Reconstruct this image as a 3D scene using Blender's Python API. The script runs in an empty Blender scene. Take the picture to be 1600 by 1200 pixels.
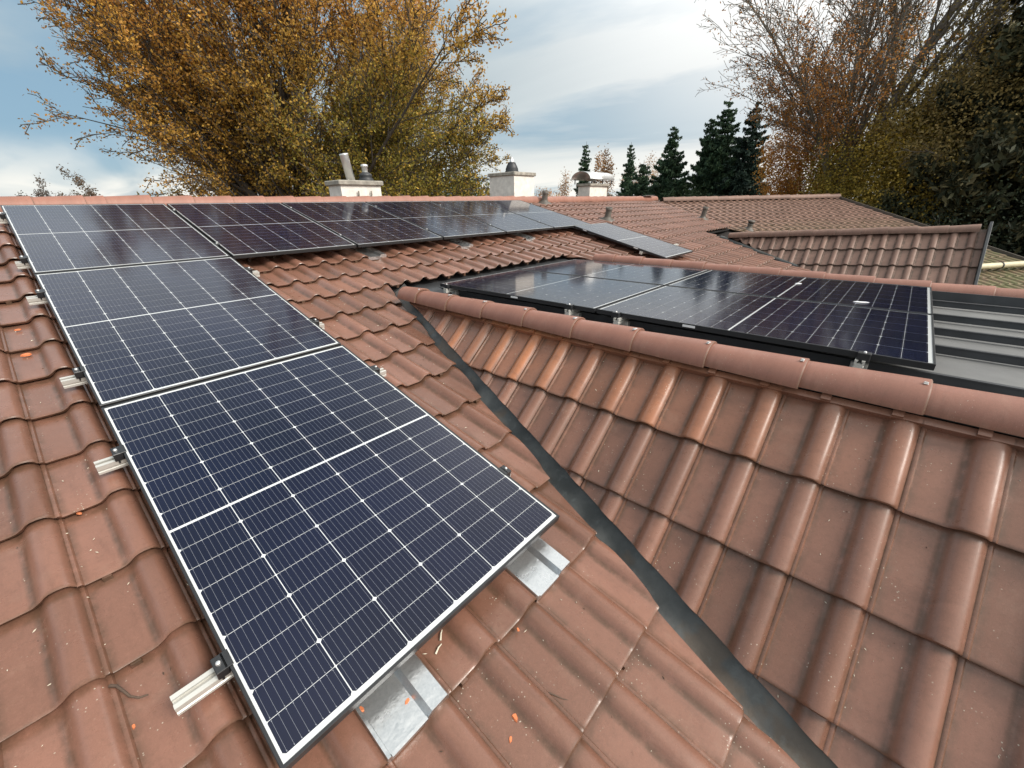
import bpy, bmesh, math, random
import numpy as np
from mathutils import Vector, Matrix

# ------------------------------------------------------------------ camera, world, sun, exposure
sc = bpy.context.scene
COL = sc.collection
rad = math.radians
CAM = np.array([-0.02773, -5.81689, -0.08267])
ROT = np.array([[0.65670829, -0.75389608, -0.01936287],      # camera right
                [-0.31160141, -0.24787157, -0.9173136],      # camera down
                [0.68675962, 0.60844095, -0.3976944]])       # camera forward
cd = bpy.data.cameras.new("camera"); cam = bpy.data.objects.new("camera", cd); COL.objects.link(cam)
cd.sensor_width = 36.0; cd.lens = 14.5306; cd.clip_start = 0.05; cd.clip_end = 3000
m = Matrix.Identity(4)
for r in range(3):
    m[r][0] = ROT[0][r]; m[r][1] = -ROT[1][r]; m[r][2] = -ROT[2][r]; m[r][3] = CAM[r]
cam.matrix_world = m
sc.camera = cam

SUN_AZ, SUN_EL = 166.0, 40.0          # azimuth from +y towards +x, elevation
world = bpy.data.worlds.new("World"); sc.world = world; world.use_nodes = True
def build_world():
    nt = world.node_tree; N = nt.nodes; L = nt.links
    for n in list(N): N.remove(n)
    out = N.new("ShaderNodeOutputWorld"); bg = N.new("ShaderNodeBackground"); bg.inputs[1].default_value = 0.1
    L.new(bg.outputs[0], out.inputs[0])
    sky = N.new("ShaderNodeTexSky"); sky.sky_type = 'NISHITA'; sky.sun_disc = False
    sky.sun_elevation = rad(SUN_EL); sky.sun_rotation = rad(SUN_AZ); sky.air_density = 1.0; sky.dust_density = 1.0; sky.ozone_density = 1.5
    tc = N.new("ShaderNodeTexCoord")
    sep = N.new("ShaderNodeSeparateXYZ"); L.new(tc.outputs["Generated"], sep.inputs[0])
    def math_(op, a, b=None, clamp=False):
        n = N.new("ShaderNodeMath"); n.operation = op; n.use_clamp = clamp
        for i, v in enumerate((a, b)):
            if v is None: continue
            if isinstance(v, (int, float)): n.inputs[i].default_value = v
            else: L.new(v, n.inputs[i])
        return n.outputs[0]
    zc = math_('ADD', math_('MAXIMUM', sep.outputs[2], 0.0), 0.13)
    px = math_('DIVIDE', sep.outputs[0], zc); py = math_('DIVIDE', sep.outputs[1], zc)
    comb = N.new("ShaderNodeCombineXYZ"); L.new(px, comb.inputs[0]); L.new(py, comb.inputs[1])
    def noise(scale, detail, rough, off, dist=0.0, stretch=(1, 1, 1), rot=0.0):
        mp = N.new("ShaderNodeMapping"); mp.inputs["Location"].default_value = off; mp.inputs["Scale"].default_value = stretch
        mp.inputs["Rotation"].default_value = (0, 0, rot)
        L.new(comb.outputs[0], mp.inputs[0])
        n = N.new("ShaderNodeTexNoise"); n.inputs["Scale"].default_value = scale; n.inputs["Detail"].default_value = detail
        n.inputs["Roughness"].default_value = rough; n.inputs["Distortion"].default_value = dist
        L.new(mp.outputs[0], n.inputs["Vector"]); return n.outputs[0]
    n1 = noise(0.55, 7, 0.55, (3.1, 0.6, 0), 0.4, (1, 0.55, 1), rad(40))
    n2 = noise(1.1, 4, 0.5, (0.4, 7.7, 0), 0.6, (1, 0.45, 1), rad(40))
    def ramp(v, p):
        r = N.new("ShaderNodeValToRGB"); L.new(v, r.inputs[0])
        e = r.color_ramp.elements
        while len(e) < len(p): e.new(0.5)
        for k, (pos, c) in enumerate(p):
            e[k].position = pos; e[k].color = (*c, 1) if len(c) == 3 else c
        return r.outputs[0]
    cov = ramp(n1, [(0.40, (0, 0, 0)), (0.56, (1, 1, 1))])
    # cloud body: brighter and darker patches
    body = ramp(n2, [(0.25, (2.1, 2.6, 2.9)), (0.5, (2.75, 3.25, 3.45)), (0.75, (3.6, 4.0, 4.1))])
    # brighter, warmer cloud towards the veiled sun and low on that side
    sd = Vector((math.sin(rad(80)) * math.cos(rad(24)), math.cos(rad(80)) * math.cos(rad(24)), math.sin(rad(24))))
    dp = N.new("ShaderNodeVectorMath"); dp.operation = 'DOT_PRODUCT'; L.new(tc.outputs["Generated"], dp.inputs[0]); dp.inputs[1].default_value = sd
    gl = math_('POWER', math_('MAXIMUM', dp.outputs["Value"], 0.0), 10.0)
    def mix(f, a, b, mode='MIX'):
        n = N.new("ShaderNodeMix"); n.data_type = 'RGBA'; n.blend_type = mode
        if isinstance(f, (int, float)): n.inputs[0].default_value = f
        else: L.new(f, n.inputs[0])
        for i, v in ((6, a), (7, b)):
            if isinstance(v, tuple): n.inputs[i].default_value = (*v, 1)
            else: L.new(v, n.inputs[i])
        return n.outputs[2]
    body = mix(math_('MULTIPLY', gl, 0.95, True), body, (6.4, 6.25, 6.0))
    blue = mix(1.0, sky.outputs[0], (0.5, 0.62, 0.74), 'MULTIPLY')
    blue = mix(0.85, blue, (1.6, 2.45, 3.05))
    cov = math_('MAXIMUM', cov, math_('MULTIPLY', gl, 1.1, True), True)
    # overhead the sheet of cloud closes up
    cov = math_('MAXIMUM', cov, ramp(sep.outputs[2], [(0.42, (0, 0, 0)), (0.75, (0.75, 0.75, 0.75))]))
    # added bright cloud band above the view, mirrored in the panels; darker overhead
    band = ramp(sep.outputs[2], [(0.34, (0, 0, 0)), (0.50, (1, 1, 1)), (0.62, (1, 1, 1)), (0.80, (0, 0, 0))])
    body = mix(math_('MULTIPLY', band, 0.85), body, (6.6, 6.9, 7.2))
    cov = math_('MAXIMUM', cov, math_('MULTIPLY', band, 0.9))
    # bright bank low over the horizon
    low = ramp(sep.outputs[2], [(0.0, (1, 1, 1)), (0.035, (0.9, 0.9, 0.9)), (0.12, (0, 0, 0))])
    lown = math_('MULTIPLY', low, ramp(n2, [(0.36, (0.15, 0.15, 0.15)), (0.55, (1, 1, 1))]))
    colr = mix(math_('MULTIPLY', cov, 0.93), blue, body)
    colr = mix(lown, colr, (6.0, 5.8, 5.3))
    # added bright cloud patch above the view, for the far panels to mirror
    sd3 = Vector((math.sin(rad(66)) * math.cos(rad(40)), math.cos(rad(66)) * math.cos(rad(40)), math.sin(rad(40))))
    dp3 = N.new("ShaderNodeVectorMath"); dp3.operation = 'DOT_PRODUCT'; L.new(tc.outputs["Generated"], dp3.inputs[0]); dp3.inputs[1].default_value = sd3
    g3 = math_('POWER', math_('MAXIMUM', dp3.outputs["Value"], 0.0), 34.0)
    colr = mix(g3, colr, (15.0, 15.0, 14.8))
    # unseen wide glow added round the sun behind the camera, to brighten the roof
    sd2 = sdir
    dp2 = N.new("ShaderNodeVectorMath"); dp2.operation = 'DOT_PRODUCT'; L.new(tc.outputs["Generated"], dp2.inputs[0]); dp2.inputs[1].default_value = sd2
    g2 = math_('POWER', math_('MAXIMUM', dp2.outputs["Value"], 0.0), 2.5)
    colr = mix(g2, colr, (13.0, 12.4, 11.6))
    L.new(colr, bg.inputs[0])
sdir = Vector((math.sin(rad(SUN_AZ)) * math.cos(rad(SUN_EL)), math.cos(rad(SUN_AZ)) * math.cos(rad(SUN_EL)), math.sin(rad(SUN_EL))))
build_world()
sl = bpy.data.lights.new("sun", 'SUN'); sl.energy = 1.9; sl.angle = rad(20); sl.color = (1.0, 0.95, 0.87)
sun = bpy.data.objects.new("sun", sl); COL.objects.link(sun)
sdir = Vector((math.sin(rad(SUN_AZ)) * math.cos(rad(SUN_EL)), math.cos(rad(SUN_AZ)) * math.cos(rad(SUN_EL)), math.sin(rad(SUN_EL))))
sun.rotation_euler = sdir.to_track_quat('Z', 'Y').to_euler(); sun.location = (0, 0, 30)
sc.view_settings.view_transform = 'Standard'; sc.view_settings.look = 'None'
sc.view_settings.exposure = 0.88; sc.view_settings.gamma = 1.0; sc.view_settings.use_curve_mapping = False

# ------------------------------------------------------------------ helpers
PITCH = rad(14.4)
EM = np.array([[1, 0, 0], [0, math.cos(PITCH), -math.sin(PITCH)], [0, math.sin(PITCH), math.cos(PITCH)]])
def MR(u, v, n): return EM @ np.array([u, -v, n], float)       # main roof: u along the ridge, v down the slope, n off it
def polar(px, py, dist):                                        # a point seen in that direction at that horizontal distance
    d = ROT.T @ np.array([(px - 799.3) / 645.8, (py - 599.9) / 645.8, 1.0])
    return CAM + d * dist / math.hypot(d[0], d[1])
def norm(v): v = np.array(v, float); return v / np.linalg.norm(v)

def tag(o, label=None, cat=None, group=None, kind=None):
    if label: o["label"] = label
    if cat: o["category"] = cat
    if group: o["group"] = group
    if kind: o["kind"] = kind
    return o
def empty(name, loc=(0, 0, 0), rot=None):
    o = bpy.data.objects.new(name, None); COL.objects.link(o); o.location = loc
    if rot is not None: o.rotation_euler = rot
    o.empty_display_size = 0.2
    return o
def link(name, me, parent=None, loc=None, rot=None, mat4=None):
    o = bpy.data.objects.new(name, me); COL.objects.link(o)
    if parent is not None: o.parent = parent
    if loc is not None: o.location = loc
    if rot is not None: o.rotation_euler = rot
    if mat4 is not None: o.matrix_basis = mat4
    return o
def frame4(o, X, Y, Z):
    M = Matrix.Identity(4)
    for r in range(3): M[r][0] = X[r]; M[r][1] = Y[r]; M[r][2] = Z[r]; M[r][3] = o[r]
    return M

class MB:
    def __init__(s): s.v = []; s.f = []; s.mi = []; s.sm = []
    def add(s, verts, faces, mi=0, smooth=False):
        b = len(s.v); s.v.extend([tuple(map(float, p)) for p in verts])
        for f in faces: s.f.append(tuple(b + i for i in f)); s.mi.append(mi); s.sm.append(smooth)
    def box(s, c, d, mi=0, X=(1, 0, 0), Y=(0, 1, 0), Z=(0, 0, 1), bev=0.0):
        c = np.array(c, float); X, Y, Z = [np.array(a, float) for a in (X, Y, Z)]
        hx, hy, hz = [k / 2 for k in d]
        if bev <= 0:
            P = [c + a * hx * X + b * hy * Y + e * hz * Z for e in (-1, 1) for a, b in ((-1, -1), (1, -1), (1, 1), (-1, 1))]
            s.add(P, [(3, 2, 1, 0), (4, 5, 6, 7), (0, 1, 5, 4), (1, 2, 6, 5), (2, 3, 7, 6), (3, 0, 4, 7)], mi)
        else:
            b = min(bev, hx * .9, hy * .9, hz * .9)
            oct_ = [(-hx + b, -hy), (hx - b, -hy), (hx, -hy + b), (hx, hy - b), (hx - b, hy), (-hx + b, hy), (-hx, hy - b), (-hx, -hy + b)]
            ins = [(max(-hx + b, min(hx - b, x)), max(-hy + b, min(hy - b, y))) for x, y in oct_]
            rings = [(ins, -hz), (oct_, -hz + b), (oct_, hz - b), (ins, hz)]
            P = [c + x * X + y * Y + z * Z for r, z in rings for x, y in r]
            F = [tuple(range(7, -1, -1)), tuple(range(24, 32))]
            for k in range(3):
                for i in range(8):
                    j = (i + 1) % 8; F.append((k * 8 + i, k * 8 + j, k * 8 + 8 + j, k * 8 + 8 + i))
            s.add(P, F, mi)
    def tube(s, pts, rads, sides=6, mi=0, cap=True, smooth=True):
        pts = [np.array(p, float) for p in pts]; n = len(pts); V = []
        ref = np.array([0.3, 0.5, 0.81])
        for k in range(n):
            t = norm(pts[min(k + 1, n - 1)] - pts[max(k - 1, 0)])
            a = np.cross(t, ref); la = np.linalg.norm(a)
            if la < 1e-3: a = np.cross(t, [1, 0, 0]); la = np.linalg.norm(a)
            a /= la; b = np.cross(t, a)
            for i in range(sides):
                q = 2 * math.pi * i / sides; V.append(pts[k] + rads[k] * (math.cos(q) * a + math.sin(q) * b))
        F = [(k * sides + i, k * sides + (i + 1) % sides, (k + 1) * sides + (i + 1) % sides, (k + 1) * sides + i) for k in range(n - 1) for i in range(sides)]
        s.add(V, F, mi, smooth)
        if cap:
            s.add(V[:sides], [tuple(range(sides - 1, -1, -1))], mi); s.add(V[-sides:], [tuple(range(sides))], mi)
    def prism(s, poly, a, b, mi=0):                              # poly: 3-D points of a section at a; b: offset vector
        P = [np.array(p, float) + a for p in poly]; Q = [p + b for p in P]; n = len(P)
        s.add(P + Q, [tuple(range(n - 1, -1, -1)), tuple(range(n, 2 * n))] + [(i, (i + 1) % n, n + (i + 1) % n, n + i) for i in range(n)], mi)
    def lathe(s, prof, c, sides=20, mi=0, ax=(0, 0, 1)):
        az = norm(ax); ax_ = norm(np.cross(az, [0.2, 1, 0.1])); ay = np.cross(az, ax_); c = np.array(c, float)
        V = [c + r * (math.cos(2 * math.pi * i / sides) * ax_ + math.sin(2 * math.pi * i / sides) * ay) + h * az for r, h in prof for i in range(sides)]
        F = [(k * sides + i, k * sides + (i + 1) % sides, (k + 1) * sides + (i + 1) % sides, (k + 1) * sides + i) for k in range(len(prof) - 1) for i in range(sides)]
        s.add(V, F, mi, True)
    def mesh(s, name, mats):
        me = bpy.data.meshes.new(name); me.from_pydata(s.v, [], s.f)
        for mm in (mats if isinstance(mats, (list, tuple)) else [mats]): me.materials.append(mm)
        me.polygons.foreach_set("material_index", s.mi); me.polygons.foreach_set("use_smooth", s.sm); me.update()
        return me
    def build(s, name, mats, parent=None, **k): return link(name, s.mesh(name, mats), parent, **k)

# ------------------------------------------------------------------ materials
def new_mat(name):
    mt = bpy.data.materials.new(name); mt.use_nodes = True; nt = mt.node_tree
    b = nt.nodes["Principled BSDF"]
    return mt, nt, b
def nd(nt, t, **k):
    n = nt.nodes.new(t)
    for a, v in k.items():
        if a in n.inputs: n.inputs[a].default_value = v
        else: setattr(n, a, v)
    return n
def mixc(nt, f, a, b, mode='MIX'):
    n = nt.nodes.new("ShaderNodeMix"); n.data_type = 'RGBA'; n.blend_type = mode
    for i, v in ((0, f), (6, a), (7, b)):
        if isinstance(v, (int, float)): n.inputs[i].default_value = v
        elif isinstance(v, tuple): n.inputs[i].default_value = (*v, 1)
        else: nt.links.new(v, n.inputs[i])
    return n.outputs[2]
def mth(nt, op, a, b=None, clamp=False):
    n = nt.nodes.new("ShaderNodeMath"); n.operation = op; n.use_clamp = clamp
    for i, v in enumerate((a, b)):
        if v is None: continue
        if isinstance(v, (int, float)): n.inputs[i].default_value = v
        else: nt.links.new(v, n.inputs[i])
    return n.outputs[0]
def rampf(nt, v, p0, p1):
    n = nt.nodes.new("ShaderNodeMapRange"); n.inputs[1].default_value = p0; n.inputs[2].default_value = p1; n.clamp = True
    nt.links.new(v, n.inputs[0]); return n.outputs[0]
def nz(nt, scale, detail=4, rough=0.5, vec=None, out=0):
    n = nd(nt, "ShaderNodeTexNoise", Scale=scale, Detail=detail, Roughness=rough)
    if vec is not None: nt.links.new(vec, n.inputs["Vector"])
    return n.outputs[out]
def objco(nt): return nd(nt, "ShaderNodeTexCoord").outputs["Object"]
def bump(nt, b, h, strength, dist):
    n = nd(nt, "ShaderNodeBump", Strength=strength, Distance=dist); nt.links.new(h, n.inputs["Height"]); nt.links.new(n.outputs[0], b.inputs["Normal"])

def simple(name, col, rough=0.5, metal=0.0, var=0.12, scale=8.0, bmp=0.0, spec=0.5):
    mt, nt, b = new_mat(name); co = objco(nt)
    n = nz(nt, scale, 5, 0.6, co)
    dark = tuple(c * (1 - var) for c in col); lite = tuple(min(1, c * (1 + var)) for c in col)
    nt.links.new(mixc(nt, rampf(nt, n, 0.3, 0.7), dark, lite), b.inputs["Base Color"])
    b.inputs["Roughness"].default_value = rough; b.inputs["Metallic"].default_value = metal; b.inputs["Specular IOR Level"].default_value = spec
    if bmp: bump(nt, b, nz(nt, scale * 6, 3, 0.6, co), bmp, 0.004)
    return mt

def tile_mat(name, c1, c2, dirt_shade, lichen, lich_amt, rough=0.42, moss=None):
    mt, nt, b = new_mat(name); co = objco(nt)
    at = nd(nt, "ShaderNodeAttribute", attribute_name="tint"); sp = nd(nt, "ShaderNodeSeparateColor"); nt.links.new(at.outputs["Color"], sp.inputs[0])
    base = mixc(nt, sp.outputs[0], c1, c2)
    base = mixc(nt, sp.outputs[1], base, (0.44, 0.165, 0.068))
    big = nz(nt, 2.3, 4, 0.6, co)
    base = mixc(nt, mth(nt, 'MULTIPLY', rampf(nt, big, 0.38, 0.72), 0.45), base, tuple(c * 0.72 for c in c1))
    fine = nz(nt, 420, 2, 0.7, co)
    base = mixc(nt, mth(nt, 'MULTIPLY', rampf(nt, fine, 0.3, 0.75), 0.20), base, tuple(min(1, c * 1.45 + 0.02) for c in c2))
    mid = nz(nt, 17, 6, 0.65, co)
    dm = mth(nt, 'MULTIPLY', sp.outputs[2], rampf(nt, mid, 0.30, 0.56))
    base = mixc(nt, mth(nt, 'MULTIPLY', dm, 0.88), base, dirt_shade)  # channel dirt, with some of the crevice shade painted into the colour
    blot = nz(nt, 55, 5, 0.75, co)
    base = mixc(nt, mth(nt, 'MULTIPLY', rampf(nt, blot, 0.50, 0.72), 0.24), base, dirt_shade)
    mot = nz(nt, 150, 3, 0.7, co)
    base = mixc(nt, mth(nt, 'MULTIPLY', rampf(nt, mot, 0.54, 0.76), 0.16), base, tuple(min(1, c * 1.5 + .03) for c in c2))
    # dusty wash marks
    wash = nz(nt, 6.5, 6, 0.7, co)
    base = mixc(nt, mth(nt, 'MULTIPLY', rampf(nt, wash, 0.55, 0.78), 0.22), base, (0.36, 0.24, 0.18))
    # lichen specks, gathered in patches
    vo = nd(nt, "ShaderNodeTexVoronoi", Scale=85.0); nt.links.new(co, vo.inputs["Vector"])
    spk = mth(nt, 'LESS_THAN', vo.outputs["Distance"], 0.16)
    patch = rampf(nt, nz(nt, 5.2, 3, 0.6, co), 0.60 - lich_amt, 0.70 - lich_amt)
    pick = mth(nt, 'GREATER_THAN', nd_sep(nt, vo.outputs["Color"]), 0.62)
    base = mixc(nt, mth(nt, 'MULTIPLY', mth(nt, 'MULTIPLY', spk, patch), mth(nt, 'MULTIPLY', pick, 0.7)), base, lichen)
    if moss:
        geo = nd(nt, "ShaderNodeNewGeometry"); sx = nd(nt, "ShaderNodeSeparateXYZ"); nt.links.new(geo.outputs["Position"], sx.inputs[0])
        low = rampf(nt, mth(nt, 'MULTIPLY', sx.outputs[2], -1.0), moss[1], moss[2])
        mf = mth(nt, 'MULTIPLY', low, rampf(nt, nz(nt, 3.1, 6, 0.7, co), 0.30, 0.58))
        base = mixc(nt, mth(nt, 'MULTIPLY', mf, 0.85), base, moss[0])
    st_ = nd(nt, "ShaderNodeMapping"); st_.inputs["Scale"].default_value = (14, 2.2, 2.2); nt.links.new(co, st_.inputs[0])
    strk = nz(nt, 1.6, 5, 0.65, st_.outputs[0])
    base = mixc(nt, mth(nt, 'MULTIPLY', rampf(nt, strk, 0.54, 0.74), 0.28), base, tuple(c * 0.55 for c in c1))
    nt.links.new(base, b.inputs["Base Color"])
    rr = nd(nt, "ShaderNodeMapRange"); nt.links.new(mid, rr.inputs[0]); rr.inputs[3].default_value = rough - 0.09; rr.inputs[4].default_value = rough + 0.20
    nt.links.new(rr.outputs[0], b.inputs["Roughness"])
    b.inputs["Specular IOR Level"].default_value = 0.5
    h = mth(nt, 'ADD', mth(nt, 'MULTIPLY', fine, 0.35), mid)
    bump(nt, b, h, 0.16, 0.004)
    return mt
def nd_sep(nt, colsock):
    s = nd(nt, "ShaderNodeSeparateColor"); nt.links.new(colsock, s.inputs[0]); return s.outputs[0]

def leaf_mat(name, trans=0.42, rough=0.6):
    mt, nt, b = new_mat(name)
    at = nd(nt, "ShaderNodeAttribute", attribute_name="tint")
    nt.links.new(at.outputs["Color"], b.inputs["Base Color"]); b.inputs["Roughness"].default_value = rough; b.inputs["Specular IOR Level"].default_value = 0.25
    tr = nd(nt, "ShaderNodeBsdfTranslucent"); nt.links.new(at.outputs["Color"], tr.inputs[0])
    mx = nd(nt, "ShaderNodeMixShader"); mx.inputs[0].default_value = trans
    out = nt.nodes["Material Output"]
    nt.links.new(b.outputs[0], mx.inputs[1]); nt.links.new(tr.outputs[0], mx.inputs[2]); nt.links.new(mx.outputs[0], out.inputs[0])
    return mt

def glass_mat(name, col, rough, spec=0.5, coat_r=0.07, var=0.0):
    mt, nt, b = new_mat(name); co = objco(nt)
    if var:
        oi = nd(nt, "ShaderNodeTexCoord")
        n = nz(nt, 1.4, 3, 0.5, co)
        nt.links.new(mixc(nt, rampf(nt, n, 0.3, 0.7), tuple(c * (1 - var) for c in col), tuple(c * (1 + var) for c in col)), b.inputs["Base Color"])
    else: b.inputs["Base Color"].default_value = (*col, 1)
    b.inputs["Roughness"].default_value = rough; b.inputs["Specular IOR Level"].default_value = spec
    b.inputs["Coat Weight"].default_value = 1.0; b.inputs["Coat IOR"].default_value = 1.5
    dust = nz(nt, 9, 5, 0.7, co)
    r = nd(nt, "ShaderNodeMapRange"); nt.links.new(dust, r.inputs[0]); r.inputs[3].default_value = coat_r; r.inputs[4].default_value = coat_r + 0.05
    nt.links.new(r.outputs[0], b.inputs["Coat Roughness"])
    return mt

M = {}
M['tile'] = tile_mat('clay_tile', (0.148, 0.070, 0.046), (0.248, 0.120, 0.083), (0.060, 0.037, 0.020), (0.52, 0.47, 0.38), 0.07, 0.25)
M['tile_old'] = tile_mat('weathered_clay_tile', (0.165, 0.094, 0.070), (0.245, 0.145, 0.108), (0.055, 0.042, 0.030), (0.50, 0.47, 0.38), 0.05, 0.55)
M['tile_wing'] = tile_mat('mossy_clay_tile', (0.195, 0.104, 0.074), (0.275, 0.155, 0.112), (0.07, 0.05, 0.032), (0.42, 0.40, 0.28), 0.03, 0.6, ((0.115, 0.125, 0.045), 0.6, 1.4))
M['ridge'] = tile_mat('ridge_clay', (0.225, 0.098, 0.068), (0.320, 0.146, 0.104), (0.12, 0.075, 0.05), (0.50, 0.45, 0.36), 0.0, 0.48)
M['dark'] = simple('roof_underlay', (0.018, 0.015, 0.014), 0.9)
M['cell'] = glass_mat('solar_cell', (0.0026, 0.0045, 0.0200), 0.5, 0.0, var=0.25)
M['backsheet'] = glass_mat('white_backsheet', (0.60, 0.62, 0.62), 0.5, 0.1)
M['busbar'] = glass_mat('silver_busbar', (0.17, 0.18, 0.21), 0.5, 0.2)
M['frame'] = simple('black_anodised', (0.020, 0.021, 0.023), 0.38, 0.0, 0.1, 30)
M['alu'] = simple('aluminium_rail', (0.58, 0.57, 0.53), 0.42, 0.35, 0.06, 14)
M['steel'] = simple('stainless_steel', (0.74, 0.74, 0.73), 0.36, 0.8, 0.08, 9)
M['sticker'] = simple('white_sticker', (0.78, 0.78, 0.78), 0.5)
M['render'] = simple('white_render', (0.68, 0.65, 0.60), 0.9, 0, 0.16, 9, 0.9)
M['concrete'] = simple('grey_concrete', (0.30, 0.28, 0.24), 0.9, 0, 0.35, 12, 0.6)
M['vent'] = simple('grey_brown_plastic', (0.095, 0.082, 0.068), 0.55, 0, 0.25, 14)
M['pot'] = simple('dark_flue_pot', (0.030, 0.032, 0.036), 0.5, 0, 0.2, 14)
M['zincdark'] = simple('dark_zinc', (0.055, 0.058, 0.062), 0.5, 0.3, 0.2, 6)
M['cream'] = simple('cream_pipe', (0.55, 0.49, 0.33), 0.55, 0, 0.12, 5)
M['wall'] = simple('house_wall', (0.60, 0.57, 0.50), 0.9, 0, 0.06, 2)
M['bark'] = simple('beech_bark', (0.075, 0.062, 0.050), 0.85, 0, 0.3, 4)
M['bark_grey'] = simple('grey_bark', (0.17, 0.145, 0.118), 0.85, 0, 0.3, 4)
M['leaf'] = leaf_mat('autumn_leaf'); M['needle'] = leaf_mat('needles', 0.12, 0.7)
M['shard'] = simple('broken_clay', (0.62, 0.19, 0.075), 0.8, 0, 0.15, 60)
M['twig'] = simple('dry_twig', (0.085, 0.055, 0.038), 0.8, 0, 0.3, 60)
M['straw'] = simple('pale_straw', (0.60, 0.55, 0.44), 0.7, 0, 0.15, 60)
M['ground'] = simple('lawn_ground', (0.06, 0.075, 0.03), 0.95, 0, 0.4, 0.4)
def galv():
    mt, nt, b = new_mat('galvanised_sheet'); co = objco(nt)
    vo = nd(nt, "ShaderNodeTexVoronoi", Scale=160.0); nt.links.new(co, vo.inputs["Vector"])
    n = nz(nt, 7, 5, 0.6, co)
    nt.links.new(mixc(nt, nd_sep(nt, vo.outputs["Color"]), (0.58, 0.60, 0.61), (0.66, 0.675, 0.68)), b.inputs["Base Color"])
    b.inputs["Metallic"].default_value = 0.95
    r = nd(nt, "ShaderNodeMapRange"); nt.links.new(n, r.inputs[0]); r.inputs[3].default_value = 0.18; r.inputs[4].default_value = 0.42
    nt.links.new(r.outputs[0], b.inputs["Roughness"]); bump(nt, b, n, 0.25, 0.02)
    return mt
M['galv'] = galv()
def lead():
    mt, nt, b = new_mat('lead_valley_sheet'); co = objco(nt)
    n = nz(nt, 5.5, 6, 0.6, co); n2 = nz(nt, 3.2, 4, 0.55, co); n3 = nz(nt, 16, 4, 0.6, co)
    base = mixc(nt, rampf(nt, n, 0.35, 0.68), (0.034, 0.037, 0.036), (0.090, 0.094, 0.092))
    base = mixc(nt, mth(nt, 'MULTIPLY', rampf(nt, n2, 0.52, 0.58), 0.7), base, (0.085, 0.062, 0.043))
    base = mixc(nt, mth(nt, 'MULTIPLY', rampf(nt, n3, 0.58, 0.70), 0.3), base, (0.13, 0.145, 0.145))
    nt.links.new(base, b.inputs["Base Color"]); b.inputs["Roughness"].default_value = 0.42; b.inputs["Metallic"].default_value = 0.25
    bump(nt, b, n, 0.3, 0.02)
    return mt
M['lead'] = lead()
def seam_metal():
    mt, nt, b = new_mat('grey_standing_seam_metal'); co = objco(nt)
    n = nz(nt, 2.5, 6, 0.65, co); n2 = nz(nt, 30, 4, 0.6, co)
    base = mixc(nt, rampf(nt, n, 0.3, 0.7), (0.125, 0.126, 0.126), (0.18, 0.18, 0.176))
    base = mixc(nt, mth(nt, 'MULTIPLY', rampf(nt, n2, 0.55, 0.75), 0.2), base, (0.17, 0.165, 0.155))
    nt.links.new(base, b.inputs["Base Color"]); b.inputs["Roughness"].default_value = 0.55; b.inputs["Specular IOR Level"].default_value = 0.3
    bump(nt, b, n, 0.2, 0.02)
    return mt
M['seam'] = seam_metal()

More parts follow.
